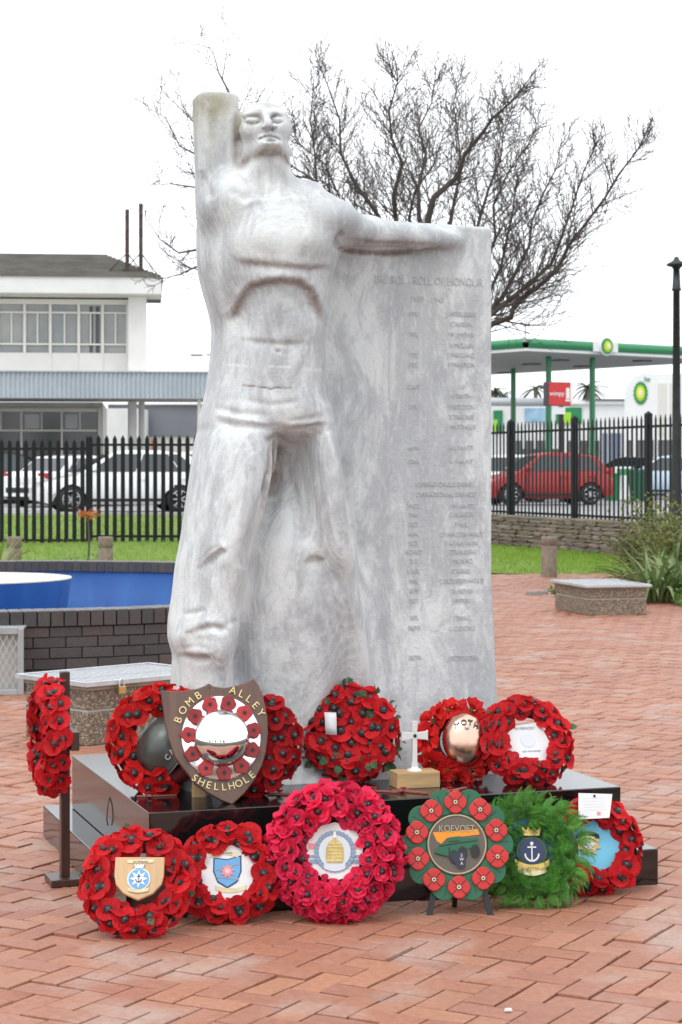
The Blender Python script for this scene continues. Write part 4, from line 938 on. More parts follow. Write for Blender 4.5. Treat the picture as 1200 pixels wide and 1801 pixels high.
for k in range(10):
    a = 2 * PI * k / 10 + PI / 2 + .02; cx_, cz_ = rl * math.cos(a), zk + rl * math.sin(a); pts = []
    for i in range(32):
        tt = 2 * PI * i / 32; pts.append((cx_ + .0375 * (1 + .14 * abs(math.cos(2 * tt + .0)) - .05) * math.cos(tt), cz_ + .0375 * (1 + .14 * abs(math.cos(2 * tt)) - .05) * math.sin(tt)))
    fl = poly('flower', rpaint, brd, pts, -.020, .012, .003)
    for j in range(4):
        b = PI / 4 + j * PI / 2; dx, dz = math.cos(b), math.sin(b)
        poly('petal_line', bpaint, fl, [(cx_ + .008 * dx - .0012 * dz, cz_ + .008 * dz + .0012 * dx), (cx_ + .008 * dx + .0012 * dz, cz_ + .008 * dz - .0012 * dx), (cx_ + .034 * dx + .0016 * dz, cz_ + .034 * dz - .0016 * dx), (cx_ + .034 * dx - .0016 * dz, cz_ + .034 * dz + .0016 * dx)], -.0212, .001)
    poly('flower_star', bpaint, fl, star(.017, .007, 8, cx_, cz_), -.0216, .001); poly('flower_eye', ivory, fl, circ(.0075, cx_, cz_, 14), -.0228, .001); poly('flower_pip', bpaint, fl, circ(.0035, cx_, cz_, 10), -.0238, .001)
rm_ = rl * .69; disc('medallion', umber, brd, rm_, -.012, zk, 44, .010)
m = MB(); m.tube([(rm_ * math.cos(a), -.013, zk + rm_ * math.sin(a)) for a in [k * 2 * PI / 48 for k in range(48)]], .0035, 6, closed=True); m.build('medallion_rim', mat('tan_paint', (.40, .33, .22), .5), brd, True)
lettering('KOEVOET', .034, Matrix.Translation((0, -.014, zk + .045)), mat('tan_paint', (.40, .33, .22)), brd, .002, .86)
K = lambda pts: [(x * rm_, zk + z * rm_) for x, z in pts]
poly('flag', orange, brd, K([(-.84, .42), (-.1, .46), (.72, .52), (.80, .34), (.3, .28), (-.35, .22), (-.55, .02), (-.70, .12)]), -.0135)
veh = poly('armoured_vehicle', gpaint, brd, K([(-.80, -.28), (-.62, -.02), (-.30, .12), (-.28, .24), (.10, .28), (.12, .20), (.72, .22), (.74, -.06), (.20, -.18), (-.28, -.46)]), -.017, .004)
for pts in ([(-.62, -.04), (.0, .06), (.7, .14), (.7, .11), (.0, .02), (-.62, -.08)], [(-.28, .10), (.08, .14), (.08, .11), (-.28, .07)], [(-.76, -.28), (-.3, -.40), (-.3, -.43), (-.76, -.31)], [(-.3, -.1), (-.26, -.1), (-.26, -.44), (-.3, -.44)]): poly('vehicle_line', bpaint, veh, K(pts), -.0178, .0009)
for cx_, cz_ in ((.62, -.24), (-.12, -.42), (.18, -.30)): poly('wheel', bpaint, veh, circ(.055 * rm_ / .1, cx_ * rm_, zk + cz_ * rm_, 16, .3 * 1, .42), -.0185, .003)
poly('territory_outline', mat('blue_black_paint', (.02, .025, .045), .5), brd, K([(-.28, -.30), (.12, -.26), (.34, -.26), (.28, -.36), (.24, -.80), (.02, -.82), (-.10, -.62), (-.22, -.46)]), -.0205, .003)
for ch, zz in (('S', -.42), ('W', -.56), ('A', -.70)): lettering(ch, .015, Matrix.Translation((.14 * rm_, -.0215, zk + zz * rm_)), white, brd, .0008)
for sx, nm in ((-.105, 'leg'), (.120, 'leg')):
    m = MB(); s_ = -1 if sx < 0 else 1
    m.prism([(sx - .011, .012), (sx + .011, .012), (sx * .62 + .011, .20), (sx * .62 - .011, .20)][::1], .004, .020, Matrix.Translation((0, 0, -.02)) @ Matrix.Rotation(0, 4, 'X')); m.build(nm, bpaint, brd)
m = MB(); m.tube([(0, .02, .15), (0, .16, .03)], .011, 4); m.build('rear_leg', bpaint, brd)
# --- shield plaque with chrome dome
d_s = gd(409, 1415, PTOP).y + .01
def shp(px, py): q = at(px, py, d_s + .06 * (1415 - py) / 215); return q
tip = gd(409, 1415, PTOP)
plq = thing('shield_plaque', 'dark wooden shield plaque lettered BOMB ALLEY SHELLHOLE with a chrome dome', 'plaque', (tip.x, tip.y + .012, PTOP + .003), (R(-15), R(0), R(12)))
walnut = mat('walnut', (.115, .058, .038), .38, var=.35, vscale=2.5, stretch=(9, 9, 1), bump=.08, bscale=30, coat=.25)
PLI = (Matrix.Translation(plq.location) @ plq.rotation_euler.to_matrix().to_4x4()).inverted()
def onp(px, py, y=0.0):                  # photo pixel -> plaque plane (x, z)
    c = PLI @ Vector((0, 0, CH)); q = PLI.to_3x3() @ Vector(((px - 600) / F, 1, -(py - HZ) / F)); t = (y - c.y) / q.y; r = c + q * t; return (r.x, r.z)
outl = [(283, 1214), (315, 1216), (348, 1211), (360, 1206), (367, 1201), (376, 1207), (394, 1210), (420, 1205), (447, 1193), (456, 1205), (464, 1228), (471, 1262), (472, 1290), (468, 1322), (461, 1347), (447, 1374), (430, 1396), (409, 1415),
        (390, 1408), (365, 1394), (344, 1379), (326, 1356), (309, 1333), (297, 1300), (290, 1265)]
so = poly('shield', walnut, plq, [onp(*q) for q in outl], 0, .024, .004)
cx_, cz_ = onp(389, 1298); rp_ = 70 * 7.42 / F
chrome = mat('chrome', (.90, .90, .91), .03, 1); plate = mat('polished_plate', (.86, .86, .88), .12, 1, var=.05, vscale=5)
m = MB(); m.lathe([(rp_, 0), (rp_, .006), (rp_ * .98, .008), (0, .008)], 56, Matrix.Translation((cx_, 0, cz_)) @ Matrix.Rotation(PI / 2, 4, 'X') @ Matrix.Diagonal((1, 1.06, 1, 1))); pt_ = m.build('plate', plate, plq, True)
m = MB(); rdm = rp_ * .73; m.lathe([(rdm * math.sin(k / 14 * PI / 2), .008 + rdm * .72 * math.cos(k / 14 * PI / 2)) for k in range(14, -1, -1)], 48, Matrix.Translation((cx_, 0, cz_)) @ Matrix.Rotation(PI / 2, 4, 'X')); m.build('dome', chrome, pt_, True)
cpop = mat('enamel_poppy', (.33, .02, .022), .4, .2, var=.25, vscale=30, rnd=.3)
for k in range(11):
    a = 2 * PI * k / 11 + .75; x_, z_ = cx_ + rp_ * .83 * math.cos(a), cz_ + rp_ * .88 * math.sin(a)
    fl = poly('poppy', cpop, pt_, [(x_ + .029 * (1 + .08 * math.cos(5 * t_ + a)) * math.cos(t_), z_ + .029 * (1 + .08 * math.cos(5 * t_ + a)) * math.sin(t_)) for t_ in [i * 2 * PI / 28 for i in range(28)]], -.018, .008, .002)
    poly('flower_centre', blk, fl, star(.011, .005, 6, x_, z_), -.0195, .002)
yel = mat('pale_gold_letter', (.75, .62, .28), .4)
def arc_text(txt, r0, a0, a1, size, flip=False):
    for k, ch in enumerate(txt):
        a = a0 + (a1 - a0) * (k / max(1, len(txt) - 1)); 
        if ch == ' ': continue
        rot = (a - PI / 2) if not flip else (a + PI / 2)
        M = Matrix.Translation((cx_ + r0 * math.cos(a), -.003, cz_ + r0 * 1.05 * math.sin(a))) @ Matrix.Rotation(-rot, 4, 'Y') @ Matrix.Translation((0, 0, -size * .35))
        lettering(ch, size, M, yel, plq, .003)
arc_text('BOMB', rp_ * 1.17, R(157), R(118), .040); arc_text('ALLEY', rp_ * 1.19, R(73), R(29), .040); arc_text('SHELLHOLE', rp_ * 1.16, R(233), R(309), .038, True)
m = MB(); m.tube([(0, .0, 0), (0, .01, 0)], .003, 6, True, Matrix.Translation((onp(369, 1210)[0], -.002, onp(369, 1210)[1]))); m.build('nail_hole', blk, plq)
bt = gd(349, 1404, PTOP)
m = MB(); m.box((0, 0, .045), (.05, .035, .09)); o = m.build('wooden_prop', wood_l, None, bevel=.002); o.location = (bt.x, bt.y + .03, PTOP); o.rotation_euler = (0, 0, R(12))
tag(o, 'small pale wooden block propping the shield plaque from behind', 'block')
# --- steel helmet on a dark stand
steel_g = mat('helmet_steel', (.075, .083, .078), .38, .55, col2=(.11, .12, .11), vscale=9, bump=.12, bscale=35)
dh = 7.64; hc = at(303, 1322, dh)
hm = thing('steel_helmet', 'dull grey steel helmet tipped on its side beside the shield plaque', 'helmet', hc - Vector((0, 0, .10)))
ax_ = Vector((-.79, -.25, .56)).normalized(); HM = Matrix.Translation((0, 0, .10)) @ ax_.to_track_quat('Z', 'Y').to_matrix().to_4x4()
m = MB(); rh = .128
m.lathe([(.0, .135), (.045, .131), (.081, .119), (.106, .095), (.120, .063), (.125, .027), (rh, .004), (rh + .006, -.006), (rh + .004, -.010), (rh - .006, -.004), (.118, .027), (.099, .09), (.0, .128)], 48, HM); hb_ = m.build('shell', steel_g, hm, True)
m = MB(); m.tube([HM @ Vector(((rh + .006) * math.cos(a), (rh + .006) * math.sin(a), -.008)) for a in [k * 2 * PI / 40 for k in range(40)]], .003, 5, closed=True); m.build('rim', mat('worn_rim', (.22, .23, .22), .35, .8), hm, True)
side = HM.to_3x3().inverted() @ Vector((.12, -1, -.15)); a_h = math.atan2(side.y, side.x)
for ch, da in (('C', .24), ('A', .03)):
    a = a_h + da * -1 + .25; pos = Vector((.1268 * math.cos(a), .1268 * math.sin(a), .026)); rad = Vector((math.cos(a), math.sin(a), .12)).normalized()
    upv = Vector((0, 0, 1)); y_ = -rad; x_ = y_.cross(upv).normalized(); z_ = x_.cross(y_)
    lettering(ch, .030, HM @ Matrix.Translation(pos + rad * .0015) @ Matrix((x_, y_, z_)).transposed().to_4x4(), white, hb_, .0008)
hsb = on_top(297, 1386)
st_ = thing('helmet_stand', 'dark metal block holding up the steel helmet', 'stand', (hsb.x, hsb.y + .055, PTOP), (0, 0, TH))
iron = mat('dark_iron', (.03, .032, .036), .35, .5, var=.3, vscale=12)
m = MB(); m.box((0, 0, .006), (.17, .10, .012)); m.build('foot', iron, st_, bevel=.002); m = MB(); m.lathe([(.062, .012), (.060, .11), (.0, .115)], 28); m.build('post', iron, st_, True)
# --- little white cross on a wooden block
bc = on_top(735, 1388)
cr = thing('white_cross', 'small white metal cross standing on a pale wooden block', 'cross', (bc.x - .01, bc.y + .07, PTOP), (0, 0, TH - R(2)))
m = MB(); m.box((0, 0, .031), (.175, .105, .062)); m.build('block', mat('raw_pine', (.50, .33, .16), .7, var=.25, vscale=4, stretch=(1, 8, 8)), cr, bevel=.003)
wmet = mat('white_painted_metal', (.70, .70, .68), .4, var=.06, vscale=9)
m = MB(); m.lathe([(.030, .062), (.028, .067), (.016, .072), (.012, .078)], 18); m.build('socket', wmet, cr, True)
z0 = .07; a = .0105
m = MB(); m.prism([(-.014, z0), (.014, z0), (.010, z0 + .03), (.0095, z0 + .115), (.045, z0 + .111), (.054, z0 + .107), (.054, z0 + .149), (.045, z0 + .143), (.0095, z0 + .140), (.012, z0 + .185), (-.012, z0 + .185), (-.0095, z0 + .140), (-.045, z0 + .143), (-.054, z0 + .149), (-.054, z0 + .107), (-.045, z0 + .111), (-.0095, z0 + .115), (-.010, z0 + .03)], -.006, .006); m.build('cross', wmet, cr, bevel=.0015)
m = MB(); m.lathe([(.007, 0), (.006, .005), (0, .006)], 12, Matrix.Translation((0, -.006, z0 + .128)) @ Matrix.Rotation(PI / 2, 4, 'X')); m.build('stud', blk, cr, True)
# --- flat wooden poppy crosses lying on the plinth
stick = mat('reddish_stick', (.36, .10, .085), .6, var=.25, vscale=20)
for k, (px_, py_, a, lb) in enumerate(((276, 1401, .2, 'flat red poppy cross lying by the steel helmet'), (505, 1398, -.1, 'flat red poppy cross lying beside the shield plaque'), (668, 1393, -.35, 'flat red poppy cross lying left of the white cross'),
                                        (722, 1394, -.5, 'flat red poppy cross lying just before the wooden block of the white cross'), (800, 1391, .9, 'flat red poppy cross lying behind the painted board'))):
    q = on_top(px_, py_); t = thing('poppy_cross', lb, 'cross', (q.x, q.y, PTOP), (0, 0, a), 'little poppy crosses lying on the plinth')
    m = MB(); m.box((0, 0, .004), (.15, .014, .005)); m.build('shaft', stick, t); m = MB(); m.box((-.03, 0, .009), (.014, .075, .005)); m.build('cross_bar', stick, t)
    flower(t, Vector((-.03, 0, .013)), Vector((0, 0, 1)), .017, 'poppy', red_a)
# --- single poppy propped at the step, and the loose wire
q = gd(716, 1490, PH1)
t = thing('single_poppy', 'single red poppy with green leaf propped on the step behind the painted board', 'flower', (q.x, q.y + .02, PH1), (0, 0, 0))
m = MB(); m.tube([(0, .03, 0), (.003, .02, .05), (.0, 0, .085)], .0025, 6); m.build('stem', leafm, t); flower(t, Vector((0, 0, .088)), Vector((.1, -1, .2)), .024, 'poppy', red_b); leaf(t, Vector((-.01, .005, .085)), (-.6, -.1, .5), (0, -1, 0), .04, leafm)
a_ = on_top(216, 1372)
wi = MB(); wi.tube([at(x, y, a_.y + dd) for x, y, dd in ((232, 1366, .03), (222, 1371, .0), (213, 1375, -.02), (203, 1383, -.06), (195, 1396, -.08), (190, 1416, -.09), (188, 1440, -.09), (190, 1452, -.085))], .0024, 8)
o = wi.build('bent_wire', mat('wire_steel', (.12, .10, .09), .4, .6), None, True); tag(o, 'thin bent wire hanging over the plinth edge near the helmet', 'wire')
# --- wooden cross with a wreath hung edge-on
cb = gd(112, 1556)
wc = thing('wooden_cross', 'tall dark wooden cross on a flat base, carrying an edge-on wreath', 'cross', (cb.x, cb.y + .03, .0), (0, 0, R(-72)))
dw = mat('dark_stained_wood', (.055, .022, .016), .42, var=.35, vscale=3, stretch=(8, 8, 1), coat=.15)
m = MB(); m.box((0, 0, .0145), (.16, .13, .028)); m.build('base', dw, wc, bevel=.003)
m = MB(); m.box((0, 0, .028 + .395), (.045, .034, .79)); m.build('post', dw, wc, bevel=.003)
m = MB(); m.box((.12, .002, .575), (.195, .032, .07)); m.box((-.12, .002, .575), (.195, .032, .07)); m.build('arm', dw, wc, bevel=.003)
pc = at(92, 1296, cb.y)
t = thing('poppy_wreath', 'red poppy wreath hanging edge-on from the tall wooden cross', 'wreath', (pc.x, pc.y, pc.z - .225), (0, 0, R(-72)), 'remembrance wreaths round the statue')
Rw, rw, zw = .165, .048, .225
m = MB(); m.tube([(Rw * math.cos(a), 0, zw + Rw * math.sin(a)) for a in [k * 2 * PI / 40 for k in range(40)]], rw * .8, 10, closed=True); m.build('ring', backing, t, True)
for psi, n in ((88, 18), (52, 18), (18, 15), (-20, 12), (-50, 9)):
    for k in range(n):
        ph = (k + random.uniform(-.2, .2)) * 2 * PI / n + psi; pos, nr = ring_dir(Rw, rw, ph, R(psi + random.uniform(-8, 8)), zw)
        flower(t, pos, (nr + Vector((random.uniform(-.3, .3), 0, random.uniform(-.3, .3)))).normalized(), .044 * random.uniform(.85, 1.1), 'poppy', red_a)
# ------------------------------------------------------------------ palisade fences
fence_p = mat('fence_black', (.006, .007, .009), .55, var=.3, vscale=5, spec=.3)
def fence(label, p0, p1, z0, hgt, step, wid, posts, rails, panel_dz=None, post_w=.07):
    v = p1 - p0; ln = v.length; a = math.atan2(v.y, v.x)
    t = thing('palisade_fence', label, 'fence', (p0.x, p0.y, 0), (0, 0, a), 'black palisade fences')
    pm = MB(); w = wid / 2
    pm.prism([(-w, 0), (w, 0), (w, hgt - .08), (0, hgt), (-w, hgt - .08)], -.006, .006); pme = pm.mesh('pale'); pme.materials.append(fence_p)
    dzf = panel_dz or (lambda x: 0)
    for k in range(int(ln / step)):
        x = (k + .5) * step; o = obj('pale', pme, None, t); o.location = (x, -.03, z0(x) + dzf(x)); o.rotation_euler = (0, 0, 0)
    ed = [0] + posts + [ln]
    for x in posts:
        m = MB(); m.box((x, 0, z0(x) + dzf(x) + hgt / 2 - .1), (post_w, post_w, hgt + .25)); m.add([(x - post_w / 2, -post_w / 2, z0(x) + dzf(x) + hgt + .025), (x + post_w / 2, -post_w / 2, z0(x) + dzf(x) + hgt + .025), (x + post_w / 2, post_w / 2, z0(x) + dzf(x) + hgt + .025), (x - post_w / 2, post_w / 2, z0(x) + dzf(x) + hgt + .025), (x, 0, z0(x) + dzf(x) + hgt + .08)], [(0, 1, 4), (1, 2, 4), (2, 3, 4), (3, 0, 4)]); m.build('post', fence_p, t)
    for i in range(len(ed) - 1):
        xm = (ed[i] + ed[i + 1]) / 2
        for rz in rails:
            m = MB(); m.box((xm, 0, z0(xm) + dzf(xm) + rz), (ed[i + 1] - ed[i], .04, .045)); m.build('rail', fence_p, t)
FY = 37.0
x0 = (-60 - 600) / F * FY; xp = (155 - 600) / F * FY; x1 = .3
zb = CH - (955 - HZ) / F * FY; topz = CH - (770 - HZ) / F * FY
fence('black palisade fence across the lawn in front of the white cars', Vector((x0, FY, 0)), Vector((x1, FY, 0)), lambda x: zb - .05, topz - zb + .03, .150, .078, [xp - x0 - 2.7, xp - x0, xp - x0 + 2.62], [.10, 1.80], lambda x: 0 if x < xp - x0 + .02 else .075)
wd = (WL1 - WL0).normalized(); wn_ = Vector((-wd.y, wd.x, 0)); wlen = (WL1 - WL0).length; WT = .62
if wn_.y < 0: wn_ = -wn_
def along(px):                             # distance along the wall line where photo column px meets it
    k = (px - 600) / F; return (k * WL0.y - WL0.x) / (wd.x - k * wd.y)
fence('black palisade fence on top of the stone wall, before the petrol station', WL0 + wn_ * .2, WL1 + wn_ * .2, lambda x: WT + .02, 1.92, .178, .062, [along(883), along(994), along(1123), along(1123) + 2.9], [.07, 1.72], None, .11)
# ------------------------------------------------------------------ dry-stone retaining wall
stone_m = brick_material('wall_stone', True, [(.16, .115, .085), (.22, .17, .125), (.13, .105, .09), (.26, .20, .15), (.19, .155, .135), (.28, .235, .19)], .85, .6, (.25, .22, .19), .6)
wall = thing('stone_wall', 'brown stacked stone retaining wall under the palisade fence', 'wall', WL0, (0, 0, math.atan2(wd.y, wd.x)))
m = MB(); m.box((wlen / 2, .24, .24), (wlen, .36, .72)); m.build('core', mat('wall_mortar', (.07, .058, .048), .95), wall)
def stone_mesh(s):
    rs = np.random.RandomState(s); n = 12; P_ = []
    for k in range(n):
        a = 2 * PI * k / n; c_, s_ = math.cos(a), math.sin(a); q = 1 / max(abs(c_), abs(s_)) ** .95
        P_.append((.5 * c_ * q * rs.uniform(.93, 1.0), .5 * s_ * q * rs.uniform(.86, 1.0)))
    V = [(x, 0.0, z) for x, z in P_] + [(x * .975, -.8 + .25 * rs.rand(), z * .94) for x, z in P_] + [(rs.uniform(-.1, .1), -.72, rs.uniform(-.1, .1))]
    f = [(k, (k + 1) % n, n + (k + 1) % n, n + k) for k in range(n)] + [(n + k, n + (k + 1) % n, 2 * n) for k in range(n)]
    me = bpy.data.meshes.new('stone'); me.from_pydata(V, [], f); me.materials.append(stone_m); return me
STONE = [stone_mesh(s) for s in range(8)]
xs0 = along(850); nst = 0; z = -.12
while z < .60:
    hgt = random.uniform(.06, .115); hgt = min(hgt, .625 - z); x = xs0 - random.random() * .3
    while x < wlen:
        w = random.uniform(.22, .8)
        if nst < 300:
            o = obj('stone', random.choice(STONE), None, wall); o.location = (x + w / 2, .07, z + hgt / 2); o.scale = (w * 1.02, random.uniform(.06, .11), hgt * 1.04); nst += 1
        x += w
    z += hgt
m = MB()
x = xs0
while x < wlen:
    w = random.uniform(.4, .8); m = MB(); m.box((x + w / 2, .22, WT + .005 + random.uniform(-.008, .008)), (w - .012, .44, .05)); m.build('cap_stone', stone_m, wall, bevel=.012); x += w
# ------------------------------------------------------------------ cars
glass = mat('car_glass', (.035, .045, .05), .06, 0, spec=.8); tyre = mat('tyre', (.018, .018, .019), .8); alloy = mat('alloy', (.50, .51, .53), .3, .85)
trim = mat('black_trim', (.015, .015, .016), .5); lampr = mat('tail_lamp', (.42, .012, .015), .2); lampw = mat('head_lamp', (.65, .67, .70), .12, .4)
def car(label, loc, rz, paint, L_=4.2, W_=1.75, H_=1.48, style='hatch', group='parked cars'):
    """x forward, origin at ground centre"""
    t = thing('car', label, 'car', loc, (0, 0, rz), group); h = W_ / 2; f = L_ / 2; wb = L_ * .305
    # body shell below the windows: cross sections along x (x, z bottom, z belt, half width at sill, half width at belt)
    zb_ = .62 * H_; 
    top = [(-f, .70), (-f * .97, .90), (-f * .80, zb_ + .03), (-f * .2, zb_), (f * .42, zb_ - .02), (f * .72, zb_ - .10), (f * .93, zb_ - .24), (f, .55)]
    if style == 'sedan': top = [(-f, .80), (-f * .97, zb_ + .06), (-f * .70, zb_ + .08), (-f * .2, zb_), (f * .42, zb_ - .02), (f * .72, zb_ - .09), (f * .93, zb_ - .22), (f, .52)]
    n = 26; m = MB(); secs = []
    for i in range(n + 1):
        x = -f + L_ * i / n; zt = np.interp(x, [p[0] for p in top], [p[1] for p in top]); u = abs(x) / f
        hw = h * (1 - .05 * u ** 2 - .22 * max(0, u - .80) ** 1.5 * 5); zlo = .20 + .10 * max(0, u - .85) * 6
        arch = 0
        for c in (-wb, wb * 1.02):
            dx = abs(x - c)
            if dx < .37: arch = max(arch, math.sqrt(max(0, .37 ** 2 - dx ** 2)) + .30)
        z1 = max(zlo, arch)
        z1 = min(z1, zt - .12)
        secs.append([(x, s * q, z) for s in (1,) for q, z in ((hw * .93, z1), (hw, max(z1 + .01, .42)), (hw * 1.0, max(z1 + .02, .58)), (hw * .975, zt - .05), (hw * .93, zt), (hw * .45, zt + .025))])
    V = []; 
    for s in secs: V += s + [(x, -y, z) for x, y, z in s[::-1]]
    k = 12; fc = []
    for i in range(n):
        for j in range(k - 1): a = i * k + j; fc.append((a, a + 1, a + k + 1, a + k))
    fc += [tuple(range(k))[::-1], tuple(n * k + j for j in range(k))]
    m.add(V, fc); body = m.build('body', paint, t, True); body.modifiers.new('es', 'EDGE_SPLIT').split_angle = R(38)
    m = MB(); m.box((0, 0, .30), (L_ * .90, W_ * .80, .22)); m.build('underbody', trim, t)
    # cabin
    if style == 'sedan': cab = [(-f * .72, zb_ + .02), (-f * .42, H_ - .05), (-f * .05, H_), (f * .16, H_ - .05), (f * .46, zb_ - .02)]
    else: cab = [(-f * .95, zb_ + .02), (-f * .74, H_ - .11), (-f * .42, H_ - .01), (-f * .05, H_), (f * .13, H_ - .05), (f * .56, zb_ - .05)]
    hwb, hwt = h * .92, h * .70
    def hw_at(z): return hwb + (hwt - hwb) * (z - zb_) / (H_ - zb_)
    m = MB(); V = [(x, hw_at(z), z) for x, z in cab] + [(x, -hw_at(z), z) for x, z in cab]; q = len(cab)
    m.add(V, [tuple(range(q))[::-1], tuple(range(q, 2 * q))] + [(i, i + 1, i + 1 + q, i + q) for i in range(q - 1)]); m.build('cabin', paint, t, bevel=.05, seg=3)
    # glazing set just proud of the cabin
    def edge(zz, front):
        pts = cab[::-1] if front else cab
        for (xa, za), (xb_, zb2) in zip(pts, pts[1:]):
            if min(za, zb2) <= zz <= max(za, zb2) and za != zb2: return xa + (xb_ - xa) * (zz - za) / (zb2 - za)
        return pts[1][0]
    zl, zh = zb_ + .045, H_ - .10
    xr0, xr1, xf0, xf1 = edge(zl, False) + .22, edge(zh, False) + .20, edge(zl, True) - .16, edge(zh, True) - .12
    mid = [-.05 * L_]
    cuts = [(0.0, .16), (.175, .56), (.585, 1.0)] if style == 'hatch' else [(0, .12), (.135, .52), (.545, 1.0)]
    for s in (1, -1):
        for a, b in cuts:
            pts = [(xr0 + (xf0 - xr0) * a, zl), (xr0 + (xf0 - xr0) * b, zl), (xr1 + (xf1 - xr1) * min(1, b), zh), (xr1 + (xf1 - xr1) * a, zh)]
            m = MB(); m.add([(x, s * (hw_at(z) + .008), z) for x, z in pts], [(0, 1, 2, 3)] if s < 0 else [(3, 2, 1, 0)]); m.build('side_window', glass, t)
        m = MB(); m.box((xf0 - .10, s * (h + .06), zl + .07), (.10, .16, .11)); m.build('mirror', paint, t, bevel=.03)
        m = MB(); m.box((f * .86, s * h * .66, zb_ - .27), (.30, .30, .13), Matrix.Rotation(s * -.0, 4, 'Z')); m.build('headlight', lampw, t, bevel=.03)
        m = MB(); m.box((-f * .955, s * h * .74, .86 if style == 'sedan' else .95), (.12, .36 if style == 'sedan' else .2, .15 if style == 'sedan' else .26)); m.build('tail_light', lampr, t, bevel=.03)
        m = MB(); m.box((f * .962, s * h * .62, .40), (.1, .26, .10)); m.build('fog_light_recess', trim, t, bevel=.02)
        m = MB(); m.box((0, s * (h * 1.003), .30), (wb * 1.42, .03, .07)); m.build('sill', trim, t)
        dl = MB()
        for xx in (xr0 + (xf0 - xr0) * .56, xr0 + (xf0 - xr0) * .99, xr0 + (xf0 - xr0) * .12): dl.box((xx, s * h * .997, .62), (.012, .012, .52))
        dl.build('door_gap', trim, t)
        hd = MB(); hd.box((xr0 + (xf0 - xr0) * .50, s * (h * 1.0 + .008), zb_ - .13), (.18, .03, .035)); hd.box((xr0 + (xf0 - xr0) * .16, s * (h + .008), zb_ - .12), (.18, .03, .035)); hd.build('door_handle', paint, t, bevel=.008)
    for fr in (True, False):
        xa, xb_ = edge(zl, fr), edge(zh, fr); d = .010 if fr else -.010
        m = MB(); m.add([(xa + d, -hw_at(zl) * .90, zl), (xa + d, hw_at(zl) * .90, zl), (xb_ + d, hw_at(zh) * .88, zh + .004), (xb_ + d, -hw_at(zh) * .88, zh + .004)], [(0, 1, 2, 3) if fr else (3, 2, 1, 0)]); m.build('windscreen' if fr else 'rear_window', glass, t)
    m = MB(); m.box((f * .975, 0, .48), (.08, W_ * .46, .14)); m.build('grille', trim, t, bevel=.02); m = MB(); m.box((-f * .985, 0, .46), (.08, W_ * .7, .16)); m.build('rear_bumper_trim', trim, t, bevel=.02)
    m = MB(); m.box((-f - .012, 0, .72 if style == 'sedan' else .62), (.02, .48, .12)); m.build('number_plate', mat('plate_white', (.7, .7, .66), .5), t)
    for c in (-wb, wb * 1.02):
        for s in (1, -1):
            M = Matrix.Translation((c, s * (h - .11), .315)) @ Matrix.Rotation(-s * PI / 2, 4, 'X')
            m = MB(); m.lathe([(.20, -.10), (.29, -.10), (.315, -.07), (.315, .07), (.29, .10), (.21, .10)], 28, M); wh = m.build('wheel', tyre, t, True)
            m = MB(); m.lathe([(.0, .05), (.19, .045), (.21, .095), (.0, .04)][:3], 24, M); m.build('rim_dish', trim, wh, True)
            m = MB()
            for q_ in range(7): m.box((.115, 0, .088), (.19, .035, .025), M @ Matrix.Rotation(q_ * 2 * PI / 7, 4, 'Z'))
            m.lathe([(.195, .075), (.215, .10), (.20, .105)], 24, M); m.lathe([(.04, .08), (.035, .105), (0, .106)], 12, M); m.build('rim', alloy, wh)
    return t
ZL = .56
pw = mat('car_white', (.76, .77, .78), .25, coat=.6); pr_ = mat('car_red', (.33, .018, .016), .4, coat=.15); pdk = mat('car_charcoal', (.03, .034, .04), .25, coat=.6); pbl = mat('car_pale_blue', (.45, .55, .68), .25, coat=.6)
def gz(px, py, z): q = gd(px, py, z); return q
q = at(205, 897, 47.5); car('white hatchback facing the pool side, nearest behind the palisade fence', (q.x, q.y + .9, ZL), R(180 + 16), pw, 4.25, 1.76, 1.50)
q = at(72, 880, 54.5); car('white saloon showing its red tail lamp, behind the white hatchback', (q.x + .75, q.y + 1.6, ZL), R(58), pw, 4.5, 1.78, 1.44, 'sedan')
q = at(20, 860, 60.5); car('dark grey car half hidden behind the white saloon', (q.x, q.y, ZL), R(10), pdk, 4.3, 1.76, 1.55)
q = at(345, 870, 60.0); car('white car behind the statue leg, seen under the canopy', (q.x, q.y, ZL), R(150), pw, 4.3, 1.76, 1.58)
q = at(955, 888, 58.0); car('red hatchback passing behind the fence near the petrol station', (q.x - .02, q.y, ZL), R(180 + 14), pr_, 3.9, 1.70, 1.52)
q = at(868, 870, 63.0); car('white car beyond the bonnet of the red hatchback', (q.x, q.y, ZL), R(185), pw, 4.3, 1.76, 1.5)
q = at(1172, 858, 69.0); car('pale blue car parked at the petrol station shop', (q.x, q.y, ZL), R(172), pbl, 4.2, 1.76, 1.52)
q = at(1100, 855, 78.0); car('dark car parked deep under the petrol canopy', (q.x, q.y, ZL), R(160), pdk, 4.2, 1.76, 1.52)
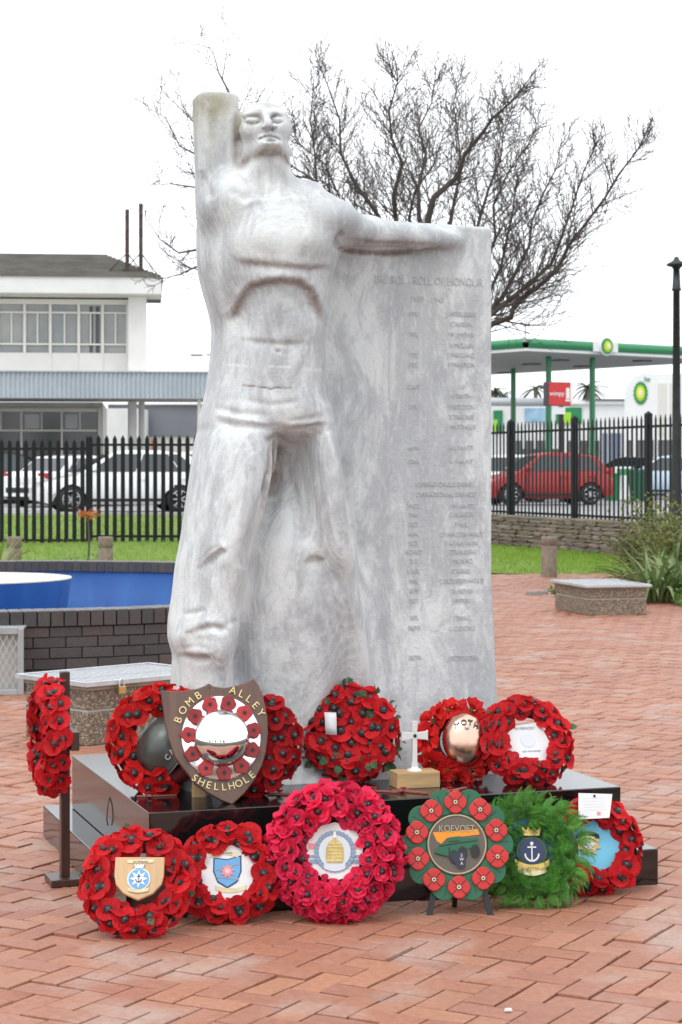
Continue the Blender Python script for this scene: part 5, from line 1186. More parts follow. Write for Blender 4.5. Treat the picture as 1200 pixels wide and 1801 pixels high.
# ------------------------------------------------------------------ office building
BY = 62.0; S_ = BY / F
def bz(py): return CH - (py - HZ) * S_
def bx_(px): return (px - 600) * S_
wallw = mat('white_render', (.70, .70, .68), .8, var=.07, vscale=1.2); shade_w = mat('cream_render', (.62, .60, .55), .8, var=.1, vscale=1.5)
tile = mat('roof_sheet', (.19, .18, .155), .85, col2=(.12, .115, .10), vscale=1.5); bluec = mat('corrugated_blue_grey', (.42, .465, .495), .55, var=.1, vscale=.8); wframe = mat('window_frame_white', (.72, .71, .67), .6)
bglass = mat('window_glass', (.22, .24, .25), .10, col2=(.34, .35, .34), vscale=.7, spec=.7); dglass = mat('shop_glass', (.045, .05, .05), .08, col2=(.10, .10, .095), vscale=.5, spec=.7); greyw = mat('grey_sheet_wall', (.19, .20, .22), .7, var=.1, vscale=.6)
bld = thing('office_building', 'two-storey white office building with a low roof and corrugated blue-grey canopy', 'building', (bx_(240), BY, ZL), (0, 0, R(5.6)))
def BB(name, mt, px0, px1, py0, py1, y0, y1, parent=None, bevel=0):
    m = MB(); m.box(((bx_(px0) + bx_(px1)) / 2 - bx_(240), (y0 + y1) / 2, (bz(py0) + bz(py1)) / 2 - ZL), (abs(bx_(px1) - bx_(px0)), abs(y1 - y0), abs(bz(py0) - bz(py1)))); return m.build(name, mt, parent or bld, bevel=bevel)
XL = -420
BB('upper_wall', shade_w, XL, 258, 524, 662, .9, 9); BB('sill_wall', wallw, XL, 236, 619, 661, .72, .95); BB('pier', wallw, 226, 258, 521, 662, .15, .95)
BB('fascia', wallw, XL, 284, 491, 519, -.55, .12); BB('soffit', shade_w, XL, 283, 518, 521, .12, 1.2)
for px_ in (91, 138, 182): BB('panel_joint', shade_w, px_ - .6, px_ + .6, 620, 660, .712, .72)
edges = [-395, -340, -295, -250, -200, -150, -100, -52, -3, 43, 88, 138, 180, 226]
for a, b in zip(edges, edges[1:]):
    if b - a < 3: continue
    wdw = BB('window', bglass, a + 3, b - 3, 533, 619, .84, .90)
    for e in (a, ): BB('frame', wframe, e - 2.2, e + 2.6, 530, 620, .70, .84, wdw)
    BB('frame', wframe, a + 2.6, b - 2.2, 546, 549, .74, .84, wdw); BB('frame', wframe, a + 2.6, b - 2.2, 602, 605, .74, .84, wdw); BB('frame', wframe, (a + b) / 2 - 1.2, (a + b) / 2 + 1.2, 549, 602, .76, .84, wdw)
BB('window_head', wframe, XL, 226, 524, 533, .68, .90); BB('lintel', wframe, 222, 227, 530, 620, .70, .84)
for cpx in (160, 171): BB('curtain_strip', mat('blind_strip', (.10, .11, .12), .8), cpx - 3.2, cpx + 3.2, 536, 618, .832, .838)
m = MB(); z0, z1 = bz(491) - ZL, CH - (450 - HZ) / F * (BY + 3.4) - ZL
m.add([(bx_(XL) - bx_(240), -.6, z0), (bx_(287) - bx_(240), -.6, z0), (bx_(183) - bx_(240), 3.4, z1), (bx_(XL) - bx_(240), 3.4, z1), (bx_(287) - bx_(240), 9, z0), (bx_(XL) - bx_(240), 9, z0)], [(0, 1, 2, 3), (1, 4, 2), (4, 5, 3, 2), (0, 5, 4, 1)]); rf = m.build('roof', tile, bld)
for k in range(14):
    t_ = (k + .5) / 14; xr_ = bx_(287) + (bx_(183) - bx_(287)) * t_ - bx_(240); xl_ = bx_(XL) - bx_(240)
    m = MB(); m.box(((xl_ + xr_) / 2, -.6 + 4 * t_, z0 + (z1 - z0) * t_ + .03), (xr_ - xl_, .05, .05)); m.build('roof_rib', tile, rf)
# corrugated canopy and its soffit
m = MB(); xa, xb_ = bx_(XL) - bx_(240), bx_(430) - bx_(240); nn = 220; V = []
for i in range(nn + 1):
    x = xa + (xb_ - xa) * i / nn; yy = -2.6 + (.035 if i % 2 else -.035); V += [(x, yy, bz(661) - ZL), (x, yy, bz(706) - ZL)]
m.add(V, [(2 * i, 2 * i + 1, 2 * i + 3, 2 * i + 2) for i in range(nn)]); m.build('corrugated_canopy', bluec, bld)
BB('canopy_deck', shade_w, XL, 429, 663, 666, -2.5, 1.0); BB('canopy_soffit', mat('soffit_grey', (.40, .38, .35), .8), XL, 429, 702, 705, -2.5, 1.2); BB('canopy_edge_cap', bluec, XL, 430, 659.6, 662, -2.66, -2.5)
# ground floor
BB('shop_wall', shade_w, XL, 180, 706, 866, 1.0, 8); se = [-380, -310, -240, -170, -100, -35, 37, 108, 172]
for a, b in zip(se, se[1:]):
    w_ = BB('shop_window', dglass, a + 1.5, b - 1.5, 721, 860, .93, 1.0)
    BB('mullion', wframe, a - 1.5, a + 1.5, 718, 864, .86, .96, w_); BB('transom', wframe, a + 1.5, b - 1.5, 755, 758, .88, .95, w_); BB('transom_head', wframe, a + 1.5, b - 1.5, 717, 723, .88, .95, w_)
    BB('vent_pane', bglass, a + 6, (a + b) / 2 - 4, 728, 753, .925, .93, w_); BB('mullion', wframe, (a + b) / 2 - 1, (a + b) / 2 + 1, 724, 755, .90, .93, w_)
BB('end_post', wframe, 172, 178, 716, 866, .85, .98)
for px_, w_ in ((233, 16), (249, 11)):
    m = MB(); m.lathe([(w_ / 2 * S_, 0), (w_ / 2 * S_, bz(706) - ZL)], 20, Matrix.Translation((bx_(px_) - bx_(240), .3 + (.5 if w_ < 12 else 0), 0))); m.build('column', wallw, bld, True)
m = MB(); m.tube([(bx_(347) - bx_(240), -2.2, 0), (bx_(347) - bx_(240), -2.2, bz(706) - ZL)], .055, 10); m.build('canopy_post', wframe, bld)
for px_, py_ in ((224, 368), (248, 358)):
    b0 = at(px_, 484, BY + .2)
    t = thing('roof_pole', 'rusty pole on the office roof, %s' % ('the shorter one on the ridge side' if px_ == 224 else 'the taller one over the eaves corner'), 'pole', (b0.x, b0.y, b0.z - .15), group='poles on the office roof')
    rust = mat('rusted_steel', (.075, .05, .04), .9, var=.4, vscale=8)
    m = MB(); hh = (484 - py_) * S_ + .15; m.box((0, 0, hh / 2), (.115, .115, hh)); m.build('shaft', rust, t)
    for zz in (.45, .62): m = MB(); m.box((0, -.05, hh * zz), (.12, .04, .22)); m.build('bracket', rust, t)
    m = MB(); m.tube([(0, 0, .85), (-.75, .1, .1)], .02, 6); m.tube([(0, 0, .85), (.55, .1, .12)], .02, 6); m.build('stay', rust, t)
# grey hall behind
hall = thing('grey_hall', 'low dark grey sheet-metal hall behind the office building', 'building', (bx_(300), 84, ZL)); S2 = 84 / F
def HH(name, mt, px0, px1, py0, py1, y0, y1):
    m = MB(); m.box((((px0 + px1) / 2 - 300) * S2 + (300 - 600) * S2 - bx_(300), (y0 + y1) / 2, CH - ((py0 + py1) / 2 - HZ) * S2 - ZL), ((px1 - px0) * S2, y1 - y0, abs(py1 - py0) * S2)); return m.build(name, mt, hall)
HH('wall', greyw, 190, 520, 712, 768, 0, 8); HH('base_wall', shade_w, 190, 520, 768, 836, .05, 8); HH('white_annex', wallw, 196, 262, 722, 835, -3, -.2); HH('gutter', wframe, 190, 520, 709, 712, -.15, 8); HH('orange_board', mat('orange_board', (.55, .13, .05), .6), 279, 286, 775, 805, -3.1, -3.0)
# street lamp arm that shows beside the statue
lp = at(352, 626, 90); t = thing('street_light', 'thin street light head above the canopy beside the statue', 'street light', (lp.x + 1.6, 90, ZL)); gp = mat('grey_pole', (.22, .23, .23), .6, .3)
m = MB(); m.tube([(0, 0, 0), (0, 0, lp.z - ZL - .1), (-.5, 0, lp.z - ZL + .05), (-1.3, 0, lp.z - ZL + .05)], [.09, .06, .045, .04], 8); m.build('pole', gp, t); m = MB(); m.box((-1.75, 0, lp.z - ZL + .03), (.55, .22, .10)); m.build('lamp_head', gp, t, bevel=.03)
# ------------------------------------------------------------------ petrol station
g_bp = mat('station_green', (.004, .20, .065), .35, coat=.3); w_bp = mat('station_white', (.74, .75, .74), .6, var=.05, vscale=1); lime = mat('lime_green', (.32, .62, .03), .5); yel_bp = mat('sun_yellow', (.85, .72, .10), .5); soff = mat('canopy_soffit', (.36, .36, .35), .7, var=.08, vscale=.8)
A_ = Vector((6.09, 65.6)); ux = Vector((.8, .6)); uy = Vector((-.6, .8)); CW, CD, CZ = 10.0, 14.0, 5.5
can = thing('petrol_canopy', 'green and white petrol station canopy on green columns', 'canopy', (A_.x, A_.y, ZL), (0, 0, math.atan2(.6, .8)))
def lc(px, py, z):                          # photo pixel at height z -> canopy axes
    q = gd(px, py, z) if py != HZ else None; d = Vector((q.x, q.y)) - A_; return d.dot(ux), d.dot(uy)
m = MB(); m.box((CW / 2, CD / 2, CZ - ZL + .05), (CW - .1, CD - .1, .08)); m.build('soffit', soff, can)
def halfround(x0, y0, x1, y1, nx, ny):      # bullnose fascia along an edge, bulging outward (nx, ny)
    m = MB(); V = []; n = 8
    for (x, y) in ((x0, y0), (x1, y1)):
        for k in range(n + 1):
            a = -PI / 2 + PI * k / n; V.append((x + nx * .16 * math.cos(a), y + ny * .16 * math.cos(a), CZ - ZL + .25 + .17 * math.sin(a)))
    f = [(k, k + n + 1, k + n + 2, k + 1) for k in range(n)]; m.add(V, f); return m
for (x0, y0, x1, y1, nx, ny) in ((0, 0, CW, 0, 0, -1), (0, CD, 0, 0, -1, 0), (CW, 0, CW, CD, 1, 0), (CW, CD, 0, CD, 0, 1)):
    halfround(x0, y0, x1, y1, nx, ny).build('green_fascia', g_bp, can, True)
    xm, ym = (x0 + x1) / 2, (y0 + y1) / 2; lx, ly = abs(x1 - x0) + .06, abs(y1 - y0) + .06
    m = MB(); m.box((xm + nx * .02, ym + ny * .02, CZ - ZL + .04), (max(lx, .06), max(ly, .06), .09)); m.build('white_edge', w_bp, can)
m = MB(); m.box((CW / 2, CD / 2, CZ - ZL + .36), (CW - .2, CD - .2, .10)); m.build('roof_deck', w_bp, can)
for px_, py_ in ((903, 648), (965, 627), (1042, 629)):
    x, y = lc(px_, py_, CZ); y = max(y, .6)
    m = MB(); m.box((x, y, (CZ - ZL) / 2), (.16, .16, CZ - ZL)); m.build('column', g_bp, can, bevel=.03)
for px_, py_ in ((935, 640), (1025, 644), (890, 655), (985, 633), (1130, 634)):
    x, y = lc(px_, py_, CZ); m = MB(); m.box((x, y, CZ - ZL - .02), (.5, .5, .05)); m.build('soffit_light', mat('light_fitting', (.12, .12, .12), .5), can)
def sunflower(parent, M, r):
    for k, (ro, ri, mt_) in enumerate(((1.0, .84, g_bp), (.74, .56, lime), (.50, .36, yel_bp), (.26, .16, w_bp))):
        m = MB(); m.prism(star(ro * r, ri * r, 18, 0, 0)[::-1], -.02 * k - .02, -.02 * k, M); m.build('emblem_petals', mt_, parent)
lx_, ly_ = lc(1080, 622, CZ); ML = Matrix.Translation((lx_, -.24, CZ - ZL + .26))
m = MB(); m.prism(circ(.31, 0, 0, 36), 0, .08, ML); eb = m.build('emblem_disc', w_bp, can); sunflower(eb, ML, .29)
m = MB(); m.box((lx_, -.165, CZ - ZL + .25), (1.15, .03, .34)); m.build('emblem_backing', w_bp, can)
m = MB(); m.tube([(.25, .3, CZ - ZL + .4), (.25, .3, CZ - ZL + .85)], .02, 6); m.tube([(.05, .3, CZ - ZL + .95), (.25, .3, CZ - ZL + .82), (.45, .3, CZ - ZL + .95)], .025, 6); m.build('aerial', gp, can)
# shop
SY = 92.0; s3 = SY / F
shop = thing('station_shop', 'white petrol station shop wall with a sunburst emblem and lettering bp', 'building', ((1150 - 600) * s3, SY, ZL), (0, 0, R(-20)))
def sx_(px): return (px - 1150) * s3
def sz_(py): return CH - (py - HZ) * s3 - ZL
pts = [(sx_(1098), sz_(865)), (sx_(1330), sz_(865)), (sx_(1330), sz_(658)), (sx_(1150), sz_(658)), (sx_(1135), sz_(655)), (sx_(1118), sz_(660)), (sx_(1105), sz_(672)), (sx_(1098), sz_(690))]
m = MB(); m.prism(pts, 0, 6); m.build('wall', w_bp, shop)
ML = Matrix.Translation((sx_(1127), -.03, sz_(691))) @ Matrix.Diagonal((.62, 1, 1.02, 1)); sunflower(shop, ML, .56)
lettering('bp', .30, Matrix.Translation((sx_(1139), -.02, sz_(670))), g_bp, shop, .01)
for a, b in ((1158, 1172), (1178, 1196)): m = MB(); m.box(((sx_(a) + sx_(b)) / 2, -.02, sz_(720)), (sx_(b) - sx_(a), .04, 2.4)); m.build('wall_panel', mat('pale_panel', (.62, .61, .55), .7), shop)
for a, b in ((1102, 1112), (1120, 1150), (1158, 1190)): m = MB(); m.box(((sx_(a) + sx_(b)) / 2, -.03, sz_(812)), (sx_(b) - sx_(a), .05, 2.0)); m.build('shop_window', dglass, shop)
ann = thing('station_annex', 'long low white station building with a flat roof behind the canopy', 'building', (10.5, 104, ZL)); s4 = 104 / F
def AB(name, mt, px0, px1, py0, py1, y0, y1):
    m = MB(); m.box((((px0 + px1) / 2 - 600) * s4 - 10.5, (y0 + y1) / 2, CH - ((py0 + py1) / 2 - HZ) * s4 - ZL), ((px1 - px0) * s4, y1 - y0, (py1 - py0) * s4)); return m.build(name, mt, ann)
AB('wall', w_bp, 780, 1110, 711, 856, 0, 6); AB('roof_edge', mat('dark_coping', (.10, .105, .11), .6), 1028, 1110, 702, 705, -.3, 6); AB('parapet', w_bp, 1000, 1109, 705, 711, -.2, 6)
m = MB(); m.tube([((780 - 600) * s4 - 10.5, -1.4, CH - (708 - HZ) * s4 - ZL), ((966 - 600) * s4 - 10.5, -1.4, CH - (709 - HZ) * s4 - ZL)], .22, 14); m.build('rounded_awning', mat('awning_grey', (.40, .42, .44), .5, .3), ann, True)
AB('poster', mat('blue_poster', (.08, .30, .50), .6, col2=(.45, .60, .70), vscale=1.2), 923, 964, 718, 742, -.1, -.02); AB('green_poster', g_bp, 978, 1023, 717, 745, -.1, -.02); AB('green_poster', g_bp, 868, 884, 722, 760, -.1, -.02); AB('lime_arc', lime, 986, 1004, 725, 745, -.14, -.11); AB('lime_arc', lime, 868, 875, 738, 760, -.14, -.11)
for a, b in ((1060, 1068), (1072, 1078), (1082, 1092)): AB('door_panel', mat('slate_blue_door', (.16, .19, .28), .5), a, b, 762, 850, -.08, -.01)
for a in (905, 925, 945, 1000, 1020, 1040): AB('dark_window', dglass, a, a + 14, 775, 850, -.06, -.01)
# red sign
p0 = at(988, 800, 62); sg = thing('red_sign', 'red lit-box sign with white lettering on a dark post', 'sign', (p0.x, 62, ZL), (0, 0, R(24))); s5 = 62 / F
redp = mat('sign_red', (.55, .03, .035), .45); m = MB(); m.box((-.08, .14, 3.38), (.82, .32, .74)); m.build('case', mat('sign_case', (.035, .035, .04), .5), sg, bevel=.02)
m = MB(); m.box((-.08, -.03, 3.38), (.78, .02, .70)); fp = m.build('face', redp, sg); lettering('wimpy', .22, Matrix.Translation((-.19, -.045, 3.32)), w_bp, fp, .004, .9)
m = MB(); m.box((.20, -.045, 3.40), (.13, .01, .34)); m.box((.20, -.045, 3.18), (.17, .01, .06)); m.build('white_device', w_bp, fp)
m = MB(); m.box((.06, .14, 1.5), (.12, .12, 3.0)); m.build('post', trim, sg); m = MB(); m.box((-.10, .02, 2.86), (.46, .04, .22)); m.build('price_board', w_bp, sg)
# forecourt bits
p0 = at(1124, 862, 64); bn = thing('wheelie_bin', 'dark green bin beside the red hatchback tail', 'bin', (p0.x, p0.y, ZL)); dkg = mat('bin_green', (.006, .09, .045), .5)
m = MB(); m.prism([(-.24, 0), (.24, 0), (.32, .95), (-.32, .95)], -.3, .3); m.build('body', dkg, bn); m = MB(); m.box((0, 0, .99), (.70, .68, .07)); m.build('lid', dkg, bn, bevel=.02)
for px_, lb in ((1098, 'white and green price board standing between the red hatchback and the bin'), (1075, 'green bin standing right behind the red hatchback')):
    p0 = at(px_, 862, 66); t = thing('forecourt_board' if px_ == 1098 else 'wheelie_bin', lb, 'board' if px_ == 1098 else 'bin', (p0.x, p0.y, ZL))
    if px_ == 1098:
        for s_ in (-1, 1): m = MB(); m.box((0, s_ * .2, .55), (.62, .03, 1.1), Matrix.Rotation(s_ * .18, 4, 'X')); m.build('panel', w_bp, t)
        m = MB(); m.box((0, -.19, .92), (.5, .06, .22), Matrix.Rotation(-.18, 4, 'X')); m.build('green_band', g_bp, t)
    else:
        m = MB(); m.prism([(-.2, 0), (.2, 0), (.26, .85), (-.26, .85)], -.25, .25); m.build('body', g_bp, t); m = MB(); m.box((0, 0, .88), (.58, .56, .06)); m.build('lid', g_bp, t)
p0 = at(950, 850, 70); t = thing('dark_hoarding', 'dark grey slatted screen under the petrol canopy', 'screen', (p0.x, p0.y, ZL))
m = MB(); m.box((0, 0, 1.0), (1.6, .1, 1.5)); m.build('panel', mat('screen_grey', (.13, .135, .14), .6), t)
for k in range(2): m = MB(); m.box((-.7 + 1.4 * k, .02, .85), (.1, .08, 1.7)); m.build('post', trim, t)
# ------------------------------------------------------------------ lamp post
p0 = at(1190, 900, 33.0)
lpst = thing('lamp_post', 'tall black lamp post with a flat cap at the right photo edge', 'lamp post', (p0.x, p0.y, 0)); blkp = mat('lamp_black', (.02, .022, .025), .5, var=.4, vscale=6)
zt = CH + (HZ - 475) / F * 33
m = MB(); m.lathe([(.15, 0), (.15, .5), (.11, .6), (.085, 1.2), (.07, 2.4), (.056, zt - .35), (.085, zt - .33), (.07, zt - .30), (.055, zt), (.0, zt)], 20); m.build('shaft', blkp, lpst, True)
m = MB(); m.lathe([(.05, zt), (.08, zt + .05), (.16, zt + .07), (.17, zt + .10), (.09, zt + .14), (.05, zt + .17), (.03, zt + .22), (0, zt + .22)], 20); m.build('cap', blkp, lpst, True)
# ------------------------------------------------------------------ bare tree
bark = mat('bark', (.060, .050, .042), .9, col2=(.10, .085, .072), vscale=6, bump=.5, bscale=25); twigm = mat('twig_bark', (.085, .07, .062), .85)
TD = 25.0
tree = thing('bare_tree', 'large leafless tree spreading its twigs behind the statue', 'tree', (at(772, 900, TD).x, TD, 0))
TO = Vector((at(772, 900, TD).x, TD, 0))
rt = random.Random(5)
def tp(px, py, dd=0): return at(px, py, TD + dd) - TO
twigs = MB()
def shoot(p, d, ln, r, lvl):
    n = 5 if lvl < 2 else 4; pts = [p.copy()]; rad = [r]; d = d.normalized()
    for i in range(n):
        d = (d + Vector((rt.uniform(-.15, .15), rt.uniform(-.15, .15), rt.uniform(-.05, .17)))).normalized()
        pts.append(pts[-1] + d * ln / n); rad.append(max(.0034, r * (1 - .8 * (i + 1) / n)))
        if lvl < 3 and rt.random() < (.95 if lvl < 2 else .55):
            side = d.cross(Vector((rt.uniform(-1, 1), rt.uniform(-1, 1), rt.uniform(-1, 1)))).normalized()
            shoot(pts[-1], d * .75 + side * rt.uniform(.45, .85) + Vector((0, 0, .15)), ln * rt.uniform(.40, .68), max(.0042, rad[-1] * .74), lvl + 1)
    twigs.tube(pts, rad, 4 if lvl else 5, False)
LIMBS = [
    ([(775, 660), (830, 600), (868, 570), (898, 556), (905, 535), (945, 508), (982, 472), (1003, 430), (1030, 395), (1062, 350), (1085, 305), (1118, 265), (1138, 232)], .062, .012, 0),
    ([(775, 640), (840, 570), (870, 545), (908, 520), (928, 498), (968, 462), (990, 420), (1005, 360), (1025, 300), (1050, 260)], .055, .010, -.8),
    ([(775, 630), (850, 560), (885, 520), (905, 480), (930, 430), (935, 390), (960, 340), (975, 300), (985, 255)], .048, .009, .9),
    ([(790, 600), (860, 520), (880, 470), (890, 420), (905, 370), (910, 320), (930, 280)], .036, .008, 1.6),
    ([(772, 640), (752, 480), (750, 386), (765, 345), (803, 312), (815, 270), (846, 232), (868, 208), (905, 175), (932, 135)], .075, .010, -.4),
    ([(760, 520), (740, 380), (735, 330), (748, 270), (735, 230), (758, 180), (768, 130)], .045, .008, 1.0),
    ([(765, 560), (700, 400), (690, 345), (705, 290), (690, 245), (682, 195), (700, 145), (698, 115)], .045, .007, -1.2),
    ([(760, 600), (690, 420), (660, 370), (625, 320), (600, 270), (596, 210), (575, 150), (560, 110)], .048, .008, .5),
    ([(765, 620), (650, 430), (612, 372), (570, 330), (540, 312), (512, 290), (490, 240)], .045, .010, 1.4),
    ([(650, 430), (600, 390), (560, 330), (555, 270), (545, 210), (548, 160)], .034, .007, -.6),
    ([(770, 560), (790, 400), (800, 350), (812, 300), (808, 240), (800, 180), (812, 130)], .04, .007, 1.8),
    ([(760, 620), (600, 520), (470, 500), (380, 480), (345, 470), (318, 482), (285, 490)], .050, .007, .2),
    ([(600, 500), (470, 430), (380, 435), (345, 440), (312, 445), (285, 420), (268, 400)], .040, .006, -.8),
    ([(600, 480), (450, 380), (375, 345), (345, 328), (305, 322), (275, 325)], .036, .006, .9),
    ([(560, 440), (430, 340), (370, 300), (345, 275), (318, 255), (290, 205), (280, 200)], .032, .006, -.3),
    ([(560, 420), (470, 300), (420, 215), (405, 170), (388, 130), (374, 95), (366, 78)], .036, .005, .6),
    ([(480, 330), (400, 260), (345, 225), (322, 185), (315, 150)], .024, .005, 1.2),
    ([(785, 580), (830, 440), (845, 385), (858, 330), (880, 285), (885, 235), (905, 195)], .040, .006, -.5),
    ([(790, 590), (850, 480), (872, 420), (865, 360), (895, 310), (925, 255), (945, 215)], .036, .006, .7),
    ([(780, 600), (735, 430), (720, 385), (728, 335), (765, 290), (778, 240), (800, 205)], .036, .006, 1.5),
    ([(772, 560), (720, 420), (655, 395), (600, 350), (572, 290), (520, 250), (515, 190)], .036, .007, 2.0)]
m = MB(); m.tube([(0, 0, -.1), (0, .02, .25), (.02, .0, 1.4), tp(772, 660)], [.24, .17, .145, .13], 14); m.tube([tp(772, 670), tp(773, 600), tp(765, 520)], [.13, .10, .06], 12); m.build('trunk', bark, tree, True)
for pts, r0, r1, dd in LIMBS:
    P_ = [tp(x + rt.uniform(-3, 3), y + rt.uniform(-3, 3), dd * (.15 + .85 * i / (len(pts) - 1)) + rt.uniform(-.05, .05)) for i, (x, y) in enumerate(pts)]; n = len(P_)
    m = MB(); m.tube(P_, [.94 * (r0 + (r1 * .7 - r0) * (i / (n - 1)) ** .6) for i in range(n)], 8); m.build('limb', bark, tree, True)
    st0 = 2 if n > 5 else 1
    for i in range(st0, n):
        seg_ = P_[i] - P_[i - 1]
        for k in range((1 if i > 2 else 4) if pts[-1][0] < 420 else 6):
            p = P_[i - 1] + seg_ * rt.random(); d = seg_.normalized(); side = d.cross(Vector((rt.uniform(-1, 1), rt.uniform(-1, 1), rt.uniform(-.6, .6)))).normalized()
            f_ = i / (n - 1)
            shoot(p, d * .6 + side * .75 + Vector((0, 0, .25)), rt.uniform(.5, .95) * (1.05 - .6 * f_), .011 * (1.15 - .5 * f_), 1)
    shoot(P_[-1], P_[-1] - P_[-2], .25, r1, 1)
o = twigs.build('twigs', twigm, tree); o['kind'] = 'stuff'
# ------------------------------------------------------------------ palms on the skyline
palmg = mat('palm_green', (.07, .085, .05), .7); ptr = mat('palm_trunk', (.14, .115, .09), .9)
for px_, py_, d_, sc, lb in ((942, 683, 190, .9, 'small distant palm left of the red sign'), (1034, 684, 170, 1.1, 'distant palm between the red sign and the green column'), (872, 690, 180, .8, 'distant palm tuft at the slab edge beside the canopy'), (884, 696, 210, .8, 'farther palm tuft low beside the green column')):
    p0 = at(px_, py_, d_); t = thing('palm_tree', lb, 'palm', (p0.x, p0.y, ZL), group='distant palms'); hh = p0.z - ZL
    m = MB(); m.tube([(0, 0, 0), (.1, 0, hh * .5), (0, 0, hh)], [.30, .24, .20], 8); m.build('trunk', ptr, t)
    m = MB()
    for k in range(22):
        a = rt.uniform(0, 2 * PI); el = rt.uniform(-.5, 1.2); L_ = 1.5 * sc * rt.uniform(.8, 1.2); pts = []
        for i in range(6):
            s_ = i / 5; pts.append((L_ * s_ * math.cos(a) * math.cos(el * (1 - .5 * s_)), L_ * s_ * math.sin(a), hh + L_ * s_ * math.sin(el) - .9 * sc * s_ * s_))
        V = []
        for i, (x, y, z) in enumerate(pts): w = .16 * math.sin(PI * (.15 + .8 * i / 5)); V += [(x - w * math.sin(a), y + w * math.cos(a), z - .05), (x, y, z + .04), (x + w * math.sin(a), y - w * math.cos(a), z - .05)]
        m.add(V, [q_ for i in range(5) for q_ in ((3 * i, 3 * i + 3, 3 * i + 4, 3 * i + 1), (3 * i + 1, 3 * i + 4, 3 * i + 5, 3 * i + 2))])
    m.build('crown', palmg, t)
# ------------------------------------------------------------------ planting bed at the lawn
bed = MB(); bed.add([(3.92, 22.3, .02), (9.5, 20.8, .02), (9.8, 30.2, .02), (4.62, 30.1, .02)], [(0, 1, 2, 3)]); struct(bed.build('planting_bed', soil))
strapm = translucent(mat('strap_leaf', (.11, .18, .05), .45, col2=(.23, .29, .12), vscale=5, rnd=.2), .2)
def strappy(label, p, n, L0, seed, mt=strapm, name='strappy_shrub', up=.9, group=None):
    rs = random.Random(seed); t = thing(name, label, 'plant', p, (0, 0, 0), group)
    for k in range(n):
        a = rs.uniform(0, 2 * PI); L_ = L0 * rs.uniform(.65, 1.15); V = []; th = rs.uniform(.15, .75) * PI / 2 * up + .15; x = z = 0; sgm = 7; m = MB()
        r0 = rs.uniform(0, .28); el = PI / 2 - th * .45
        for i in range(sgm + 1):
            w = .020 * math.sin(PI * (.18 + .80 * i / sgm)) * 1.3
            cx, cy = (r0 + x) * math.cos(a), (r0 + x) * math.sin(a); V += [(cx - w * math.sin(a), cy + w * math.cos(a), z), (cx, cy, z - .008), (cx + w * math.sin(a), cy - w * math.cos(a), z)]
            x += L_ / sgm * math.cos(el); z += L_ / sgm * math.sin(el); el -= th * .30
        m.add(V, [q_ for i in range(sgm) for q_ in ((3 * i, 3 * i + 3, 3 * i + 4, 3 * i + 1), (3 * i + 1, 3 * i + 4, 3 * i + 5, 3 * i + 2))]); m.build('leaf', mt, t, True)
    return t
for px_, py_, n, L0, lb in ((1150, 1056, 120, .74, 'strappy green shrub with arching leaves next to the pebble box'), (1200, 1052, 80, .78, 'strappy green shrub at the photo edge behind the pebble box'), (1178, 1030, 80, .80, 'strappy green shrub farther back in the planting bed')):
    q = gd(px_, py_, .02); strappy(lb, (q.x, q.y, .02), n, L0, px_, group='strappy shrubs in the bed')
covm = translucent(mat('ground_cover', (.09, .21, .035), .55, col2=(.16, .30, .06), vscale=4), .3)
rs = random.Random(3); m = MB()
for k in range(6500):
    px_ = rs.uniform(1100, 1290); py_ = rs.uniform(1046, 1076) if rs.random() < .8 else rs.uniform(1036, 1050); q = gd(px_, py_, .02)
    if q.x < 3.92: continue
    c = Vector((q.x, q.y, .03 + abs(rs.gauss(0, .07)))); u = Vector((rs.gauss(0, 1), rs.gauss(0, 1), rs.gauss(0, .6))).normalized() * .028; v_ = u.cross(Vector((rs.gauss(0, 1), rs.gauss(0, 1), 1))).normalized() * .018
    m.add([c - u, c + v_, c + u, c - v_], [(0, 1, 2, 3)])
o = m.build('ground_cover', covm); o['kind'] = 'stuff'; o['label'] = 'low bright green ground cover along the paving edge'; o['category'] = 'ground cover'
def shrub(label, p, hgt, wid, nst, nlf, lsz, mt, stemm, seed, name='leafy_shrub', group=None, cat='shrub'):
    rs = random.Random(seed); t = thing(name, label, cat, p, (0, 0, 0), group); st = MB(); lf = MB()
    for k in range(nst):
        a = rs.uniform(0, 2 * PI); rr = rs.uniform(0, wid / 2); h_ = hgt * rs.uniform(.5, 1.05); P_ = [Vector((0, 0, 0)), Vector((rr * .5 * math.cos(a), rr * .5 * math.sin(a), h_ * .55)), Vector((rr * math.cos(a), rr * math.sin(a), h_))]
        st.tube(P_, [.012, .008, .004], 5, False)
        for j in range(nlf):
            s_ = rs.uniform(.25, 1.05); b = P_[0].lerp(P_[1], min(1, s_ * 2)) if s_ < .5 else P_[1].lerp(P_[2], s_ * 2 - 1)
            c = b + Vector((rs.gauss(0, .07), rs.gauss(0, .07), rs.gauss(0, .05))) * (wid * .9); u = Vector((rs.gauss(0, 1), rs.gauss(0, 1), rs.gauss(0, .8))).normalized() * lsz * rs.uniform(.7, 1.3); v_ = u.cross(Vector((rs.gauss(0, 1), rs.gauss(0, 1), 1))).normalized() * lsz * .5
            lf.add([c - u, c + v_, c + u, c - v_], [(0, 1, 2, 3)])
    st.build('stems', twigm, t); lf.build('foliage', mt, t); return t
yg = translucent(mat('yellow_green_leaf', (.13, .17, .035), .6, col2=(.22, .22, .06), vscale=3), .3); dg_ = translucent(mat('russet_leaf', (.12, .10, .03), .6, col2=(.10, .16, .03), vscale=2), .25)
